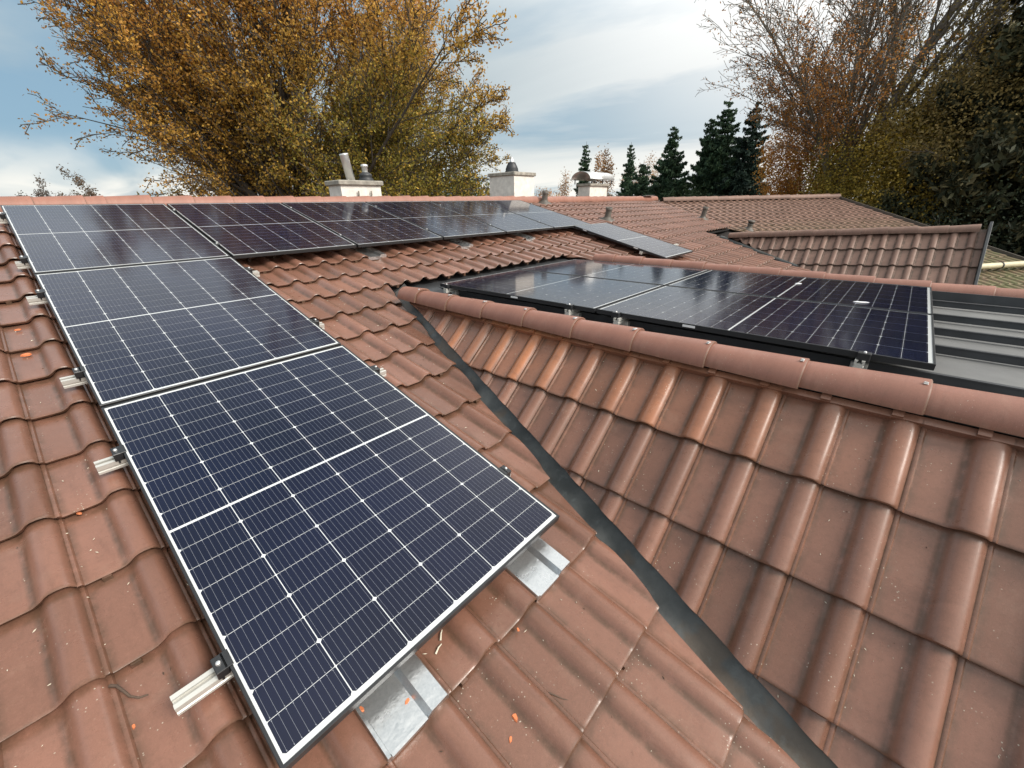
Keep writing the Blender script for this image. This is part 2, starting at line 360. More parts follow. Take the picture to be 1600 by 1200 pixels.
# ------------------------------------------------------------------ roof tiles
TW, TL = 0.2175, 0.3535
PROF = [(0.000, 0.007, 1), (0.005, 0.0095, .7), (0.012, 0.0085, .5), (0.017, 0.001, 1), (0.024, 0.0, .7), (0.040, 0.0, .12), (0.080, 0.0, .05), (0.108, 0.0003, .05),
        (0.119, 0.0022, 1), (0.129, 0.008, .9), (0.138, 0.018, .1), (0.148, 0.0275, 0), (0.160, 0.0335, 0), (0.178, 0.0355, 0), (0.195, 0.0335, 0), (0.208, 0.026, .1), (0.2155, 0.015, .4), (0.2195, 0.0095, 1)]  # third value: weight of dirt and painted shade, strongest at the roll's foot
def tile_field(O, D, S, N, cols, rows, skip=(), orange=None, seed=1, lift=0.026, nibs=False, coarse=False, head_lip=False, jit=1.0, slope0=None, mossy=0.0):
    """returns a bmesh holding the tiles; rows are the tails' distances down the slope from O; col i has its right edge at i*TW"""
    rng = random.Random(seed); V = []; F = []; C = []
    O, D, S, N = [np.array(a, float) for a in (O, D, S, N)]
    prof = PROF if not coarse else [PROF[k] for k in (0, 3, 6, 8, 10, 12, 14, 16, 17)]
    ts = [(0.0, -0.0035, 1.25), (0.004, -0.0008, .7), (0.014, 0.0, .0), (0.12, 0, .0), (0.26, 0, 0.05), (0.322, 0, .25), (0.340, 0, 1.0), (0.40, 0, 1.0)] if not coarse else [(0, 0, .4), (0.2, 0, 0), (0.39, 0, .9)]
    np_ = len(prof)
    for r, s in enumerate(rows):
        for i in cols:
            if (i, r) in skip: continue
            tint = min(1, max(0, rng.gauss(0.5, 0.33))); og = orange(i, r, rng) if orange else 0.0
            jn = rng.uniform(-.0018, .0018) * jit; ju = rng.uniform(-.0012, .0012) * jit; js = rng.uniform(-.003, .003) * jit; rot = rng.uniform(-.004, .004) * jit; tilt = rng.uniform(-.006, .006) * jit
            b = len(V)
            for t, dn, cb in ts:
                if head_lip and r == 0: t = min(t, TL - .012)
                lf = lift * (1 - t / TL)
                for x, h, cr in prof:
                    xx = x - TW + 0.0015
                    roll = h > 0.012
                    p = O + (i * TW + xx + ju + rot * t) * D + (s + js - t) * S + (h + lf + (dn * (2.2 if roll else 1)) + jn + tilt * (xx + .1)) * N
                    V.append(p)
                    o_here = og * (1.0 if h > 0.018 else 0.45)
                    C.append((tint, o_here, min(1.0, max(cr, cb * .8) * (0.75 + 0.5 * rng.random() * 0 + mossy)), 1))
            nr = len(ts)
            for k in range(nr - 1):
                for q in range(np_ - 1):
                    F.append((b + k * np_ + q, b + k * np_ + q + 1, b + (k + 1) * np_ + q + 1, b + (k + 1) * np_ + q))
            if nibs:
                for xc, wd in ((0.07, 0.007), ):
                    if rng.random() < 0.35:
                        c = O + (i * TW + xc - TW + rng.uniform(-.01, .01)) * D + (s - 0.0075) * S + (lift - 0.019) * N
                        bb = len(V)
                        for e in (-1, 1):
                            for a_, b_ in ((-1, -1), (1, -1), (1, 1), (-1, 1)):
                                V.append(c + a_ * wd / 2 * D + b_ * 0.005 * S + e * 0.004 * N); C.append((0, 0, 1, 1))
                        F += [tuple(bb + q for q in f) for f in ((3, 2, 1, 0), (4, 5, 6, 7), (0, 1, 5, 4), (1, 2, 6, 5), (2, 3, 7, 6), (3, 0, 4, 7))]
            if head_lip and r == 0:                                # raised head rib and nib of the uppermost tiles
                for (x0, x1, h0, sz, so) in ((-TW + .006, -.006, 0.026, 0.010, .012), (-TW * .36, -TW * .29, 0.038, 0.008, .010)):
                    c = O + (i * TW + (x0 + x1) / 2) * D + (s - TL + so) * S + (h0 / 2 + .008) * N
                    bb = len(V)
                    for e in (-1, 1):
                        for a_, b_ in ((-1, -1), (1, -1), (1, 1), (-1, 1)):
                            V.append(c + a_ * (x1 - x0) / 2 * D + b_ * sz / 2 * S + e * h0 / 2 * N + (0.012 * N if a_ > 0 and h0 < .025 else 0)); C.append((tint, og, .1, 1))
                    F += [tuple(bb + q for q in f) for f in ((3, 2, 1, 0), (4, 5, 6, 7), (0, 1, 5, 4), (1, 2, 6, 5), (2, 3, 7, 6), (3, 0, 4, 7))]
    me = bpy.data.meshes.new("tmp"); me.from_pydata([tuple(p) for p in V], [], F)
    at = me.color_attributes.new("tint", 'FLOAT_COLOR', 'POINT'); at.data.foreach_set("color", np.array(C, np.float32).ravel())
    me.polygons.foreach_set("use_smooth", [True] * len(F)); me.update()
    # faces must look along N
    bm = bmesh.new(); bm.from_mesh(me); bpy.data.meshes.remove(me)
    bm.faces.ensure_lookup_table()
    if bm.faces[0].normal.dot(Vector(N)) < 0: bmesh.ops.reverse_faces(bm, faces=bm.faces[:])
    return bm
def cut(bm, co, no):                                             # keep the side the normal points away from
    bmesh.ops.bisect_plane(bm, geom=bm.verts[:] + bm.edges[:] + bm.faces[:], plane_co=Vector(co), plane_no=Vector(no), clear_outer=True)
def join_fields(name, bms, mat, parent, thick=0.015):
    out = bmesh.new()
    for b in bms:
        t = bpy.data.meshes.new("t"); b.to_mesh(t); b.free(); out.from_mesh(t); bpy.data.meshes.remove(t)
    me = bpy.data.meshes.new(name); out.to_mesh(me); out.free(); me.materials.append(mat)
    o = link(name, me, parent)
    sm = o.modifiers.new("thickness", 'SOLIDIFY'); sm.thickness = thick; sm.offset = -1
    es = o.modifiers.new("edges", 'EDGE_SPLIT'); es.split_angle = rad(42)
    return o

def ridge_mesh(name, r0, r1, L, mat, closed=False, drop=0.03):
    """half-round ridge tile along +x from 0 to L, axis at z=0, with straight skirts"""
    V = []; F = []; C = []
    xs = [0, 0.004, 0.012, 0.05, L * .5, L - .02, L - .006, L]
    n = 14
    for x in xs:
        k = x / L; r = r0 + (r1 - r0) * k
        if x == 0: r -= .004
        if x == L: r -= .003
        ring = [(r, -drop)] + [(r * math.cos(a), r * math.sin(a)) for a in [math.pi * q / n for q in range(n + 1)]] + [(-r, -drop)]
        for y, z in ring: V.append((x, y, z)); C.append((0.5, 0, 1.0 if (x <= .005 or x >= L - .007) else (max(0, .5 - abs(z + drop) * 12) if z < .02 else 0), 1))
    m_ = n + 3
    for k in range(len(xs) - 1):
        for q in range(m_ - 1): F.append((k * m_ + q, k * m_ + q + 1, (k + 1) * m_ + q + 1, (k + 1) * m_ + q))
    if closed:
        V.append((-.03, 0, -drop)); C.append((.5, 0, .2, 1)); c = len(V) - 1
        b0 = len(V)
        for y, z in ring: V.append((-.022, y * .72, max(-drop, z * .72))); C.append((.5, 0, 0, 1))
        for q in range(m_ - 1): F.append((b0 + q, b0 + q + 1, q + 1, q)); F.append((c, b0 + q + 1, b0 + q))
    me = bpy.data.meshes.new(name); me.from_pydata(V, [], F); me.materials.append(mat)
    at = me.color_attributes.new("tint", 'FLOAT_COLOR', 'POINT'); at.data.foreach_set("color", np.array(C, np.float32).ravel())
    me.polygons.foreach_set("use_smooth", [True] * len(F)); me.update()
    bm = bmesh.new(); bm.from_mesh(me); bmesh.ops.recalc_face_normals(bm, faces=bm.faces[:]); 
    top = max(bm.faces, key=lambda f: f.calc_center_median().z)
    if top.normal.z < 0: bmesh.ops.reverse_faces(bm, faces=bm.faces[:])
    bmesh.ops.solidify(bm, geom=bm.faces[:], thickness=0.013)
    bm.to_mesh(me); bm.free()
    me.set_sharp_from_angle(angle=rad(45))
    return me
def tinted(me, t, g, name):
    c = me.copy(); at = c.color_attributes["tint"]; a = np.empty(len(at.data) * 4, np.float32); at.data.foreach_get("color", a); a = a.reshape(-1, 4); a[:, 0] = t; a[:, 1] = g
    at.data.foreach_set("color", a.ravel()); return c
def ridge_row(parent, P0, D, starts, r=0.092, mat=None, seed=3, end=None, closed=True, L=None, axis_up=(0, 0, 1), clips=None, drop=.03):
    rng = random.Random(seed); D = norm(D); Y = norm(np.cross(axis_up, D)); Z = np.cross(D, Y)
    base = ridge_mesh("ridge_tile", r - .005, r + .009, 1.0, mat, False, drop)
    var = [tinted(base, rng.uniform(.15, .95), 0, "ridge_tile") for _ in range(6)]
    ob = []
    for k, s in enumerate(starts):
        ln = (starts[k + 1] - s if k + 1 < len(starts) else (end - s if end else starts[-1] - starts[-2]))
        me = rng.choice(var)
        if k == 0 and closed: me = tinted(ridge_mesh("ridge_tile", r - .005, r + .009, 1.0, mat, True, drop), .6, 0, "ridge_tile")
        o = link("ridge_tile", me, parent)
        j = rng.uniform(-.004, .004); tl = rng.uniform(-.011, .011)
        Dk = norm(D + tl * Z + rng.uniform(-.011, .011) * Y); Zk = norm(np.cross(Dk, Y)); Zk = Zk if Zk @ Z > 0 else -Zk
        A = frame4(np.array(P0) + s * D + j * Z, Dk, np.cross(Zk, Dk), Zk)
        o.matrix_basis = A @ Matrix.Diagonal((ln + .018, 1, 1, 1))
        ob.append(o)
        if clips and k > 0:
            cb = MB(); c = np.array(P0) + s * D + (r + .006) * Z
            cb.box(c - .02 * Y - .002 * Z, (.013, .034, .003), 0, D, Y, Z, .001); cb.box(c - .03 * Y + .001 * Z, (.012, .008, .006), 0, D, Y, Z, .001)
            cb.build("ridge_clip", M['steel'], parent)
    return ob

# ================================================================== the main house
house = empty("house", (2.0, -3.0, -5.0))
tag(house, "long low house with red-brown clay tile roof carrying the solar panels", "house")
inv = Matrix.Translation(-house.location)
def hp(o):                                                       # geometry is written in world coordinates
    if o.parent is house: o.matrix_parent_inverse = inv
    return o
ex = np.array([1., 0, 0]); Sm = EM @ np.array([0, -1., 0]); Nm = EM @ np.array([0, 0, 1.])
# near dormer side plane
DO = np.array([1.96, -4.5381, -0.8183]); DD = np.array([-0.0262, -0.99966, 0]); DS = np.array([-0.7118, 0.0186, -0.7022]); DN = norm(np.array([-0.7019, 0.0184, 0.712]))
VAL = norm(np.array([0.2866, 1.0, 0.2568]))                     # valley line, upwards
# brown wing
BO = np.array([14.1, 0.25, 0.0]); BB = norm([-.656, -.755, 0]); BD = norm([.755, -.656, 0])
BS = norm(np.array([BB[0] * math.cos(PITCH), BB[1] * math.cos(PITCH), -math.sin(PITCH)])); BN = norm(np.array([BB[0] * math.sin(PITCH), BB[1] * math.sin(PITCH), math.cos(PITCH)]))
bval = norm(np.array([BB[0], BB[1] - 1, 0]))                     # plan direction of the valley between the two roofs
bvn = np.array([-bval[1], bval[0], 0]); bvn = bvn if bvn[0] > 0 else -bvn
BVP = np.array([14.02, 0.25, 0])

N0 = -0.153
col0 = 1.50                                                       # right edge of column 0
def m_field(u0, u1, r0, r1, **k):
    i0 = int(math.floor((u0 - col0) / TW)); i1 = int(math.ceil((u1 - col0) / TW))
    O = MR(col0, 2.16, N0)
    return tile_field(O, ex, Sm, Nm, range(i0, i1 + 1), [TL * q for q in range(r0, r1 + 1)], **k)
# field A: above the dormers; B: left of the near dormer; C: between the dormers
skipA = {(i, 5) for i in (5, 11, 17)}                             # metal tiles sit in the course with its tail at v=1.807 (row -1 -> index 5)
fA = m_field(-2.6, 15.2, -6, 1, skip=skipA, seed=11, nibs=True)
cut(fA, BVP + np.array([-.05, 0, 0]), bvn)
skipB = {(-5, 7), (-2, 7)}                                        # tail at v=5.3415 -> row 9 from 2.16 -> index 7 when rows start at 2
fB = m_field(-2.6, 2.2, 2, 16, skip=skipB, seed=12, nibs=True)
vn = norm(np.cross(VAL, [0, 0, 1])); vn = vn if vn[0] > 0 else -vn
cut(fB, (1.9487 + .006, -2.9551, -0.9), (norm([1, -.303, 0])))
fC = m_field(4.9, 14.5, 2, 9, seed=13)
cut(fC, (5.1, -2.45, -.9), norm([-1, -.303, 0])); cut(fC, (10.60, -2.85, -.9), norm([1, -.46, 0])); 
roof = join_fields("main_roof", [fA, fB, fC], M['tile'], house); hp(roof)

ub = MB()                                                         # dark battens / underlay below the tiles
def mquad(mb, pts, n, th=.03):
    P = [MR(u, v, n) for u, v in pts]; Q = [MR(u, v, n - th) for u, v in pts]; k = len(P)
    mb.add(P + Q, [tuple(range(k)), tuple(range(2 * k - 1, k - 1, -1))] + [(i, k + i, k + (i + 1) % k, (i + 1) % k) for i in range(k)])
mquad(ub, [(-2.6, 8), (1.35, 4.9 + 3.1), (.55, 8), (1.93, 3.15), (2.1, 2.48), (5.0, 2.48), (5.2, 2.9), (6.2, 6), (9.3, 6), (10.4, 3.3), (11, 2.9), (12.9, 2.9), (13.9, 0), (13.9, -.38), (-2.6, -.38)][0:1] + [(.50, 8), (1.93, 3.15), (2.1, 2.48), (13.1, 2.48), (13.9, 0), (13.9, -.38), (-2.6, -.38)], -.20)
mquad(ub, [(5.2, 2.49), (6.6, 6.2), (9.1, 6.2), (10.75, 2.49)], -.20)
hp(ub.build("roof_underlay", M['dark'], roof))
# rear slope
rb = MB()
Rr = lambda x, d: np.array([x, .40 + d * math.cos(PITCH), -.02 - .08 - d * math.sin(PITCH)])
rb.add([Rr(-2.6, 0), Rr(14.3, 0), Rr(17.5, 7), Rr(-2.6, 7)], [(0, 1, 2, 3)])
hp(rb.build("rear_slope", M['tile_old'], roof))
# main ridge
js = [-2.5, -2.13, -1.76, -1.39, -1.02, -.65, -.28, .20, .56, .71, 1.09, 1.47, 1.87, 2.24, 2.61, 2.99, 3.37, 3.75]
while js[-1] < 13.6: js.append(js[-1] + .375)
for o in ridge_row(roof, (0, .40, -.018), (1, 0, 0), js, 0.096, M['ridge'], 5, 14.25, False): hp(o)
fl = MB(); fl.box((13.55, .36, .085), (.55, .24, .012), 0, ex, (0, 1, -.15), (0, .15, 1), .003); hp(fl.build("ridge_flashing", M['galv'], roof))
# house body
hb = MB()
def wallbox(mb, x0, x1, y0, y1, z0, z1, mi=0): mb.box(((x0 + x1) / 2, (y0 + y1) / 2, (z0 + z1) / 2), (x1 - x0, y1 - y0, z1 - z0), mi)
wallbox(hb, -2.3, 13.0, -7.2, 6.6, -5.0, -2.35)
hp(hb.build("wall", M['wall'], house))

# ---- near dormer
dorm = MB()
def dpt(i, s, n): return DO + i * TW * DD + s * DS + n * DN
# body under the side tiles (dark) and the front wall
a0, a1 = dpt(-9, -.05, -.075), dpt(22, -.05, -.075); b1, b0 = dpt(22, 2.3, -.075), dpt(-9, 2.3, -.075)
dorm.add([a0, a1, b1, b0], [(0, 1, 2, 3)])
dormer = dorm.build("dormer", M['dark'], house); hp(dormer)
def orange(i, r, rng):
    if r == 0: return max(0, min(1, (1.15 - abs(i + .5) * .13) * rng.uniform(.4, 1.1)))
    if r == 1 and i < 3: return .12 * rng.random()
    return 0.06 if rng.random() < .08 else 0
fd = tile_field(DO - .026 * DN, DD, DS, DN, range(-8, 21), [.352 + TL * q for q in range(0, 8)], orange=orange, seed=21, head_lip=True, jit=1.2)
cut(fd, (1.9444 - .034, -3.1975, -0.8823), -norm(np.cross(VAL, DN)) * np.sign(np.cross(VAL, DN)[0]))
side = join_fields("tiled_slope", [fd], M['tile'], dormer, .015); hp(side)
# ridge tiles over the near edge
RD = norm([-.0175, -1, 0])
st = [0, .245]
while st[-1] < 5.6: st.append(st[-1] + .3735)
st = [s for s in st]
RP0 = np.array([2.033, -2.80, -.785])
for o in ridge_row(dormer, RP0, RD, st, .088, M['ridge'], 7, None, True, clips=True, drop=.004): hp(o)
# far ridge row
FR0 = np.array([5.06, -2.86, -.787]); FRD = norm([-.013, -1, -.017])
st = [0, .29]
while st[-1] < 5.6: st.append(st[-1] + .3735)
for o in ridge_row(dormer, FR0, FRD, st, .088, M['ridge'], 8, None, True): hp(o)
# far side of the dormer
fs = MB(); f0 = np.array([5.12, -2.5, -.83]); f1 = np.array([5.0, -9.3, -.93])
fs.add([f0, f1, f1 + np.array([1.6, 0, -1.6]), f0 + np.array([1.6, 0, -1.6])], [(0, 3, 2, 1)]); hp(fs.build("far_slope", M['tile'], dormer))
# standing seam metal roof
mr = MB()
ZM = -.875
mr.add([(2.02, -2.3, ZM), (1.88, -9.3, ZM), (4.98, -9.3, ZM - .02), (5.08, -2.3, ZM)], [(0, 1, 2, 3)])
metal = mr.build("metal_roof", M['seam'], dormer); hp(metal)
for k, x in enumerate((4.62, 4.07, 3.62, 3.17, 2.62, 2.24)):  # seams take the dark zinc: their sides' shade is put into the colour
    sb = MB(); sb.box((x - .0262 * 1.0 - .02, -5.9, ZM + .020), (.014, 6.9, .040), 0, (1, -.0262, 0), (.0262, 1, 0)); 
    sb.box((x - .0262 - .020, -5.9, ZM + .042), (.024, 6.9, .006), 0, (1, -.0262, 0), (.0262, 1, 0)); hp(sb.build("seam", M['zincdark'], dormer))
# upstand along the ridge tiles
ups = MB(); ups.box((2.115, -5.8, ZM + .03), (.012, 6.9, .06), 0, (1, -.0175, 0), (.0175, 1, 0)); ups.box((4.90, -5.9, ZM + .03), (.012, 6.9, .07), 0, (1, -.013, 0), (.013, 1, 0))
hp(ups.build("upstand", M['zincdark'], dormer))
# head flashing under the eave of the strip of tiles above
hf = MB(); hf.add([(1.95, -2.30, -.80), (5.1, -2.30, -.80), (5.1, -2.72, ZM + .006), (2.0, -2.72, ZM + .006)], [(0, 3, 2, 1)]); hp(hf.build("head_flashing", M['zincdark'], dormer))
# valley flashing
vb = MB()
v0 = np.array([1.645, -4.0, -1.2129])
acr = np.linspace(-.17, .17, 9)
nseg = 46
rngv = random.Random(4)
V = []
sideM = norm(np.cross(VAL, Nm)); sideM = sideM if sideM[0] < 0 else -sideM
sideD = norm(np.cross(VAL, DN)); sideD = sideD if sideD[0] > 0 else -sideD
for k in range(nseg + 1):
    t = 1.58 - 4.6 * k / nseg
    c = v0 + VAL * t
    for a in acr:
        w = sideM * max(0, -a) + sideD * max(0, a)
        bz = .012 * math.exp(-(a / .05) ** 2)
        V.append(c + w + np.array([0, 0, .006 + bz + rngv.uniform(-.0012, .0012)]))
na = len(acr)
vb.add(V, [(k * na + q, k * na + q + 1, (k + 1) * na + q + 1, (k + 1) * na + q) for k in range(nseg) for q in range(na - 1)], 0, True)
hp(vb.build("valley_flashing", M['lead'], dormer))
# second sheet lapping over the first, and the pale folded edge along the main roof side
lp = MB(); V = []
for k in range(16):
    t = -1.18 - 2.0 * k / 15
    c = v0 + VAL * t
    for a in acr:
        w = sideM * max(0, -a) + sideD * max(0, a); bz = .012 * math.exp(-(a / .05) ** 2)
        V.append(c + w + np.array([0, 0, .0105 + bz]))
lp.add(V, [(k * na + q, k * na + q + 1, (k + 1) * na + q + 1, (k + 1) * na + q) for k in range(15) for q in range(na - 1)], 0, True)
hp(lp.build("valley_flashing", M['lead'], dormer))
ed = MB(); ed.tube([v0 + VAL * t + sideM * .054 + np.array([0, 0, .020]) for t in (1.2, .2, -.8, -1.8, -3.0)], [.006] * 5, 8)
M['patina'] = simple('pale_patina_edge', (0.40, 0.44, 0.36), 0.6, 0, 0.3, 12)
hp(ed.build("valley_edge_fold", M['patina'], dormer))

# ---- far dormer
fdo = empty("tmp"); bpy.data.objects.remove(fdo)
az, el, rl = rad(-2.778), rad(3.305), rad(46.6)
FO = np.array([10.428, -3.349, -0.848])
FD_ = np.array([math.sin(az) * math.cos(el), -math.cos(az) * math.cos(el), math.sin(el)])
l_ = np.cross(FD_, [0, 0, 1]); l_ /= np.linalg.norm(l_); FN0 = np.cross(l_, FD_); FN0 = FN0 if FN0[2] > 0 else -FN0
l_ = l_ if l_[0] < 0 else -l_
FS = l_ * math.cos(rl) - FN0 * math.sin(rl); FN = norm(np.cross(FD_, FS)); FN = FN if FN[2] > 0 else -FN
d2 = MB(); d2.add([FO + i * TW * FD_ + s * FS - .07 * FN for i, s in ((-2, -.1), (16.5, -.1), (16.5, 1.9), (-2, 1.9))], [(0, 1, 2, 3)])
back = norm(-l_ * math.cos(rl) - FN0 * math.sin(rl))
d2.add([FO + i * TW * FD_ + s * back + .14 * (-l_) for i, s in ((-2, 0), (16.5, 0), (16.5, 2.0), (-2, 2.0))], [(0, 1, 2, 3)])
d2.add([FO + 16.5 * TW * FD_ + p for p in (.1 * -l_, 1.8 * FS, 1.8 * back)], [(0, 1, 2)])
dormer2 = d2.build("far_dormer", M['dark'], house); hp(dormer2)
ff = tile_field(FO - .022 * FN, FD_, FS, FN, range(-3, 18), [.31 + TL * q for q in range(0, 5)], seed=31, jit=1.5, mossy=.35)
cut(ff, (10.52, -3.02, 0), norm([-1, .46, 0])); cut(ff, FO + 16.45 * TW * FD_, FD_)
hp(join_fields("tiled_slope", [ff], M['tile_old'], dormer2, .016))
st = [-.18]
while st[-1] < 3.2: st.append(st[-1] + .38)
for o in ridge_row(dormer2, FO + np.array([.05, .12, .045]), FD_, st, .075, M['tile_old'], 9, 3.60, True, axis_up=(0, 0, 1)): hp(o)
vg = MB(); c0 = FO + 16.55 * TW * FD_
vg.box(c0 + .86 * FS + .02 * FN, (.035, 2.0, .16), 0, FD_, FS, FN, .004); vg.box(c0 - .0 * FS + back * .8 + .02 * FN, (.03, 1.6, .1), 0, FD_, back, np.cross(FD_, back))
hp(vg.build("verge_board", M['zincdark'], dormer2))
fv = MB(); fv.tube([np.array([10.56, -2.86, -.86]), np.array([9.75, -4.55, -1.30])], [.05, .05], 8); hp(fv.build("valley_flashing", M['lead'], dormer2))

# ---- vent pipes
for (u, v, h, cap) in ((8.02, -.22, .24, 0), (8.42, 1.20, .24, 0), (12.9, 1.72, .30, 0), (13.35, 2.88, .16, 1)):
    vbm = MB(); b = MR(u, v, -.13); t = norm(np.array([-.10, -.10, 1]))
    vbm.lathe([(.17, .0), (.16, .02), (.085, .05), (.066, .09), (.062, h)], b, 18, 0, norm(Nm + np.array([-.1, 0, .3])))
    ax = norm(Nm + np.array([-.1, 0, .3]))
    vbm.lathe([(.070, h - .03), (.072, h + .02), (.060, h + .022), (.055, h - .04), (.0, h - .05)], b, 18, 0, ax)
    if cap: vbm.lathe([(.03, h + .03), (.10, h + .05), (.085, h + .09), (0, h + .10)], b, 18, 0, ax)
    hp(vbm.build("vent_pipe", M['vent'], roof))

# ---- chimneys
def chimney(x0, x1, y0, y1, ztop, zc, cap_over, label):
    c = MB(); wallbox(c, x0, x1, y0, y1, -1.2, ztop); o = c.build("chimney", M['render'], house); hp(o); o["label"] = label
    k = MB(); k.box(((x0 + x1) / 2, (y0 + y1) / 2, (ztop + zc) / 2 + .001), (x1 - x0 + 2 * cap_over, y1 - y0 + 2 * cap_over, zc - ztop), 0, bev=.012); hp(k.build("chimney_cap", M['concrete'], o))
    return o
c1 = chimney(3.44, 4.12, .58, .95, .235, .305, .04, "wide low white chimney with two flues")
p = MB(); ax = norm([-.13, .05, 1]); p.lathe([(.0, .0), (.064, .0), (.064, .36), (.067, .365), (.067, .385), (.058, .385), (.058, .25), (0, .25)], (3.73, .76, .295), 24, 0, ax); hp(p.build("steel_flue", M['steel'], c1))
p = MB(); p.lathe([(.11, 0), (.115, .03), (.085, .06), (.10, .075), (.095, .10), (.06, .125), (.052, .13)], (3.99, .76, .305), 22); hp(p.build("flue_pot", M['pot'], c1))
p = MB(); p.lathe([(.045, .12), (.045, .20), (.055, .205), (.055, .235), (.0, .25)], (3.99, .76, .305), 18); hp(p.build("flue_cap", M['steel'], c1))
for x in (3.70, 3.92):
    pp = MB(); pp.tube([(x, .57, .08), (x, .545, .10), (x, .545, .16)], [.012] * 3, 6)
    hp(pp.build("step_bracket", M['concrete'], c1))
c2 = chimney(7.375, 8.06, .56, 1.28, .49, .56, .035, "square white chimney with a dark pointed pot")
p = MB(); p.lathe([(.15, 0), (.155, .02), (.135, .06), (.14, .075), (.115, .14), (.085, .19), (.088, .20), (.06, .215)], (7.70, .90, .56), 22); hp(p.build("flue_pot", M['pot'], c2))
p = MB(); p.lathe([(.042, .20), (.042, .27), (.030, .275), (.030, .305), (0, .31)], (7.70, .90, .56), 16); hp(p.build("flue_cap", M['steel'], c2))
c3 = chimney(10.50, 11.42, .60, .96, .335, .40, .05, "small white chimney under an arched metal hood")
hd = MB(); n = 14; hw = .30; zc = .50; yc = .78
prof = [(yc - hw * math.cos(math.pi * q / n), zc + .19 * math.sin(math.pi * q / n)) for q in range(n + 1)]
x0, x1 = 10.32, 11.58
V = [(x0, y, z) for y, z in prof] + [(x1, y, z) for y, z in prof] + [(x0, yc + (y - yc) * .94, z - .012) for y, z in prof] + [(x1, yc + (y - yc) * .94, z - .012) for y, z in prof]
q_ = n + 1
hd.add(V, [(k, k + 1, q_ + k + 1, q_ + k) for k in range(n)] + [(2 * q_ + k + 1, 2 * q_ + k, 3 * q_ + k, 3 * q_ + k + 1) for k in range(n)] + [(k + 1, k, 2 * q_ + k, 2 * q_ + k + 1) for k in range(n)] + [(q_ + k, q_ + k + 1, 3 * q_ + k + 1, 3 * q_ + k) for k in range(n)], 0, True)
hp(hd.build("arched_hood", M['steel'], c3))
for x in (10.45, 11.0, 11.5):
    for y in (.52, 1.04):
        lg = MB(); lg.box((x, y, .45), (.02, .02, .12)); hp(lg.build("hood_leg", M['zincdark'], c3))

# ================================================================== the brown wing
wing = empty("house", (16.5, -3.5, -5.0))
tag(wing, "neighbouring house with older mossy brown tile roof beyond the valley", "house")
winv = Matrix.Translation(-wing.location)
def wp(o):
    if o.parent is wing: o.matrix_parent_inverse = winv
    return o
i0, i1 = -22, 30
fw = tile_field(BO + np.array([0, 0, -.115]) - .02 * BN, BD, BS, BN, range(i0, i1 + 1), [.1 + TL * q for q in range(0, 22)], seed=41, coarse=False, jit=1.6, lift=.022, mossy=.3)
cut(fw, BVP + np.array([.02, 0, 0]), -bvn)
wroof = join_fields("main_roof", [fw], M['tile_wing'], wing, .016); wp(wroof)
wu = MB(); wu.add([BO + a * BD + b * BS - .19 * BN for a, b in ((0, -.3), (6.6, -.3), (6.6, 8), (-3.7, 8))], [(0, 1, 2, 3)])
BK = np.array([-BB[0] * math.cos(PITCH), -BB[1] * math.cos(PITCH), -math.sin(PITCH)])
wu.add([BO + a * BD + b * BK + np.array([0, 0, -.05]) for a, b in ((0, 0), (6.6, 0), (6.6, 6), (0, 6))], [(0, 3, 2, 1)])
wp(wu.build("roof_underlay", M['dark'], wroof))
st = [0.15]
while st[-1] < 6.0: st.append(st[-1] + .375)
for o in ridge_row(wroof, BO + np.array([.1, .02, -.045]), BD, st, .092, M['tile_old'], 15, 6.55, False): wp(o)
ww = MB(); c = BO + 3 * BD; ww.box(np.array([c[0] + .5, c[1] + .5, -3.7]) - 0.0 * BB, (6.2, 9.5, 2.6), 0, BD, -BB); wp(ww.build("wall", M['wall'], wing))
vb2 = MB(); vb2.box(BO + 6.60 * BD + 3.7 * BS - .10 * BN, (.03, 8.0, .14), 0, BD, BS, BN); wp(vb2.build("verge_board", M['vent'], wroof))
gp = MB(); g0 = BO + 4.25 * BD + 6.25 * BS + .03 * BN; g1 = BO + 7.6 * BD + 6.10 * BS + .03 * BN
gp.tube([g0, g1], [.062, .062], 16); gut = gp.build("gutter_pipe", M['cream'], wing); wp(gut)
gr = MB(); gm = g0 + (g1 - g0) * .30; gd = norm(g1 - g0); gr.tube([gm - .012 * gd, gm + .012 * gd], [.075, .075], 16); wp(gr.build("pipe_bracket", M['zincdark'], gut))

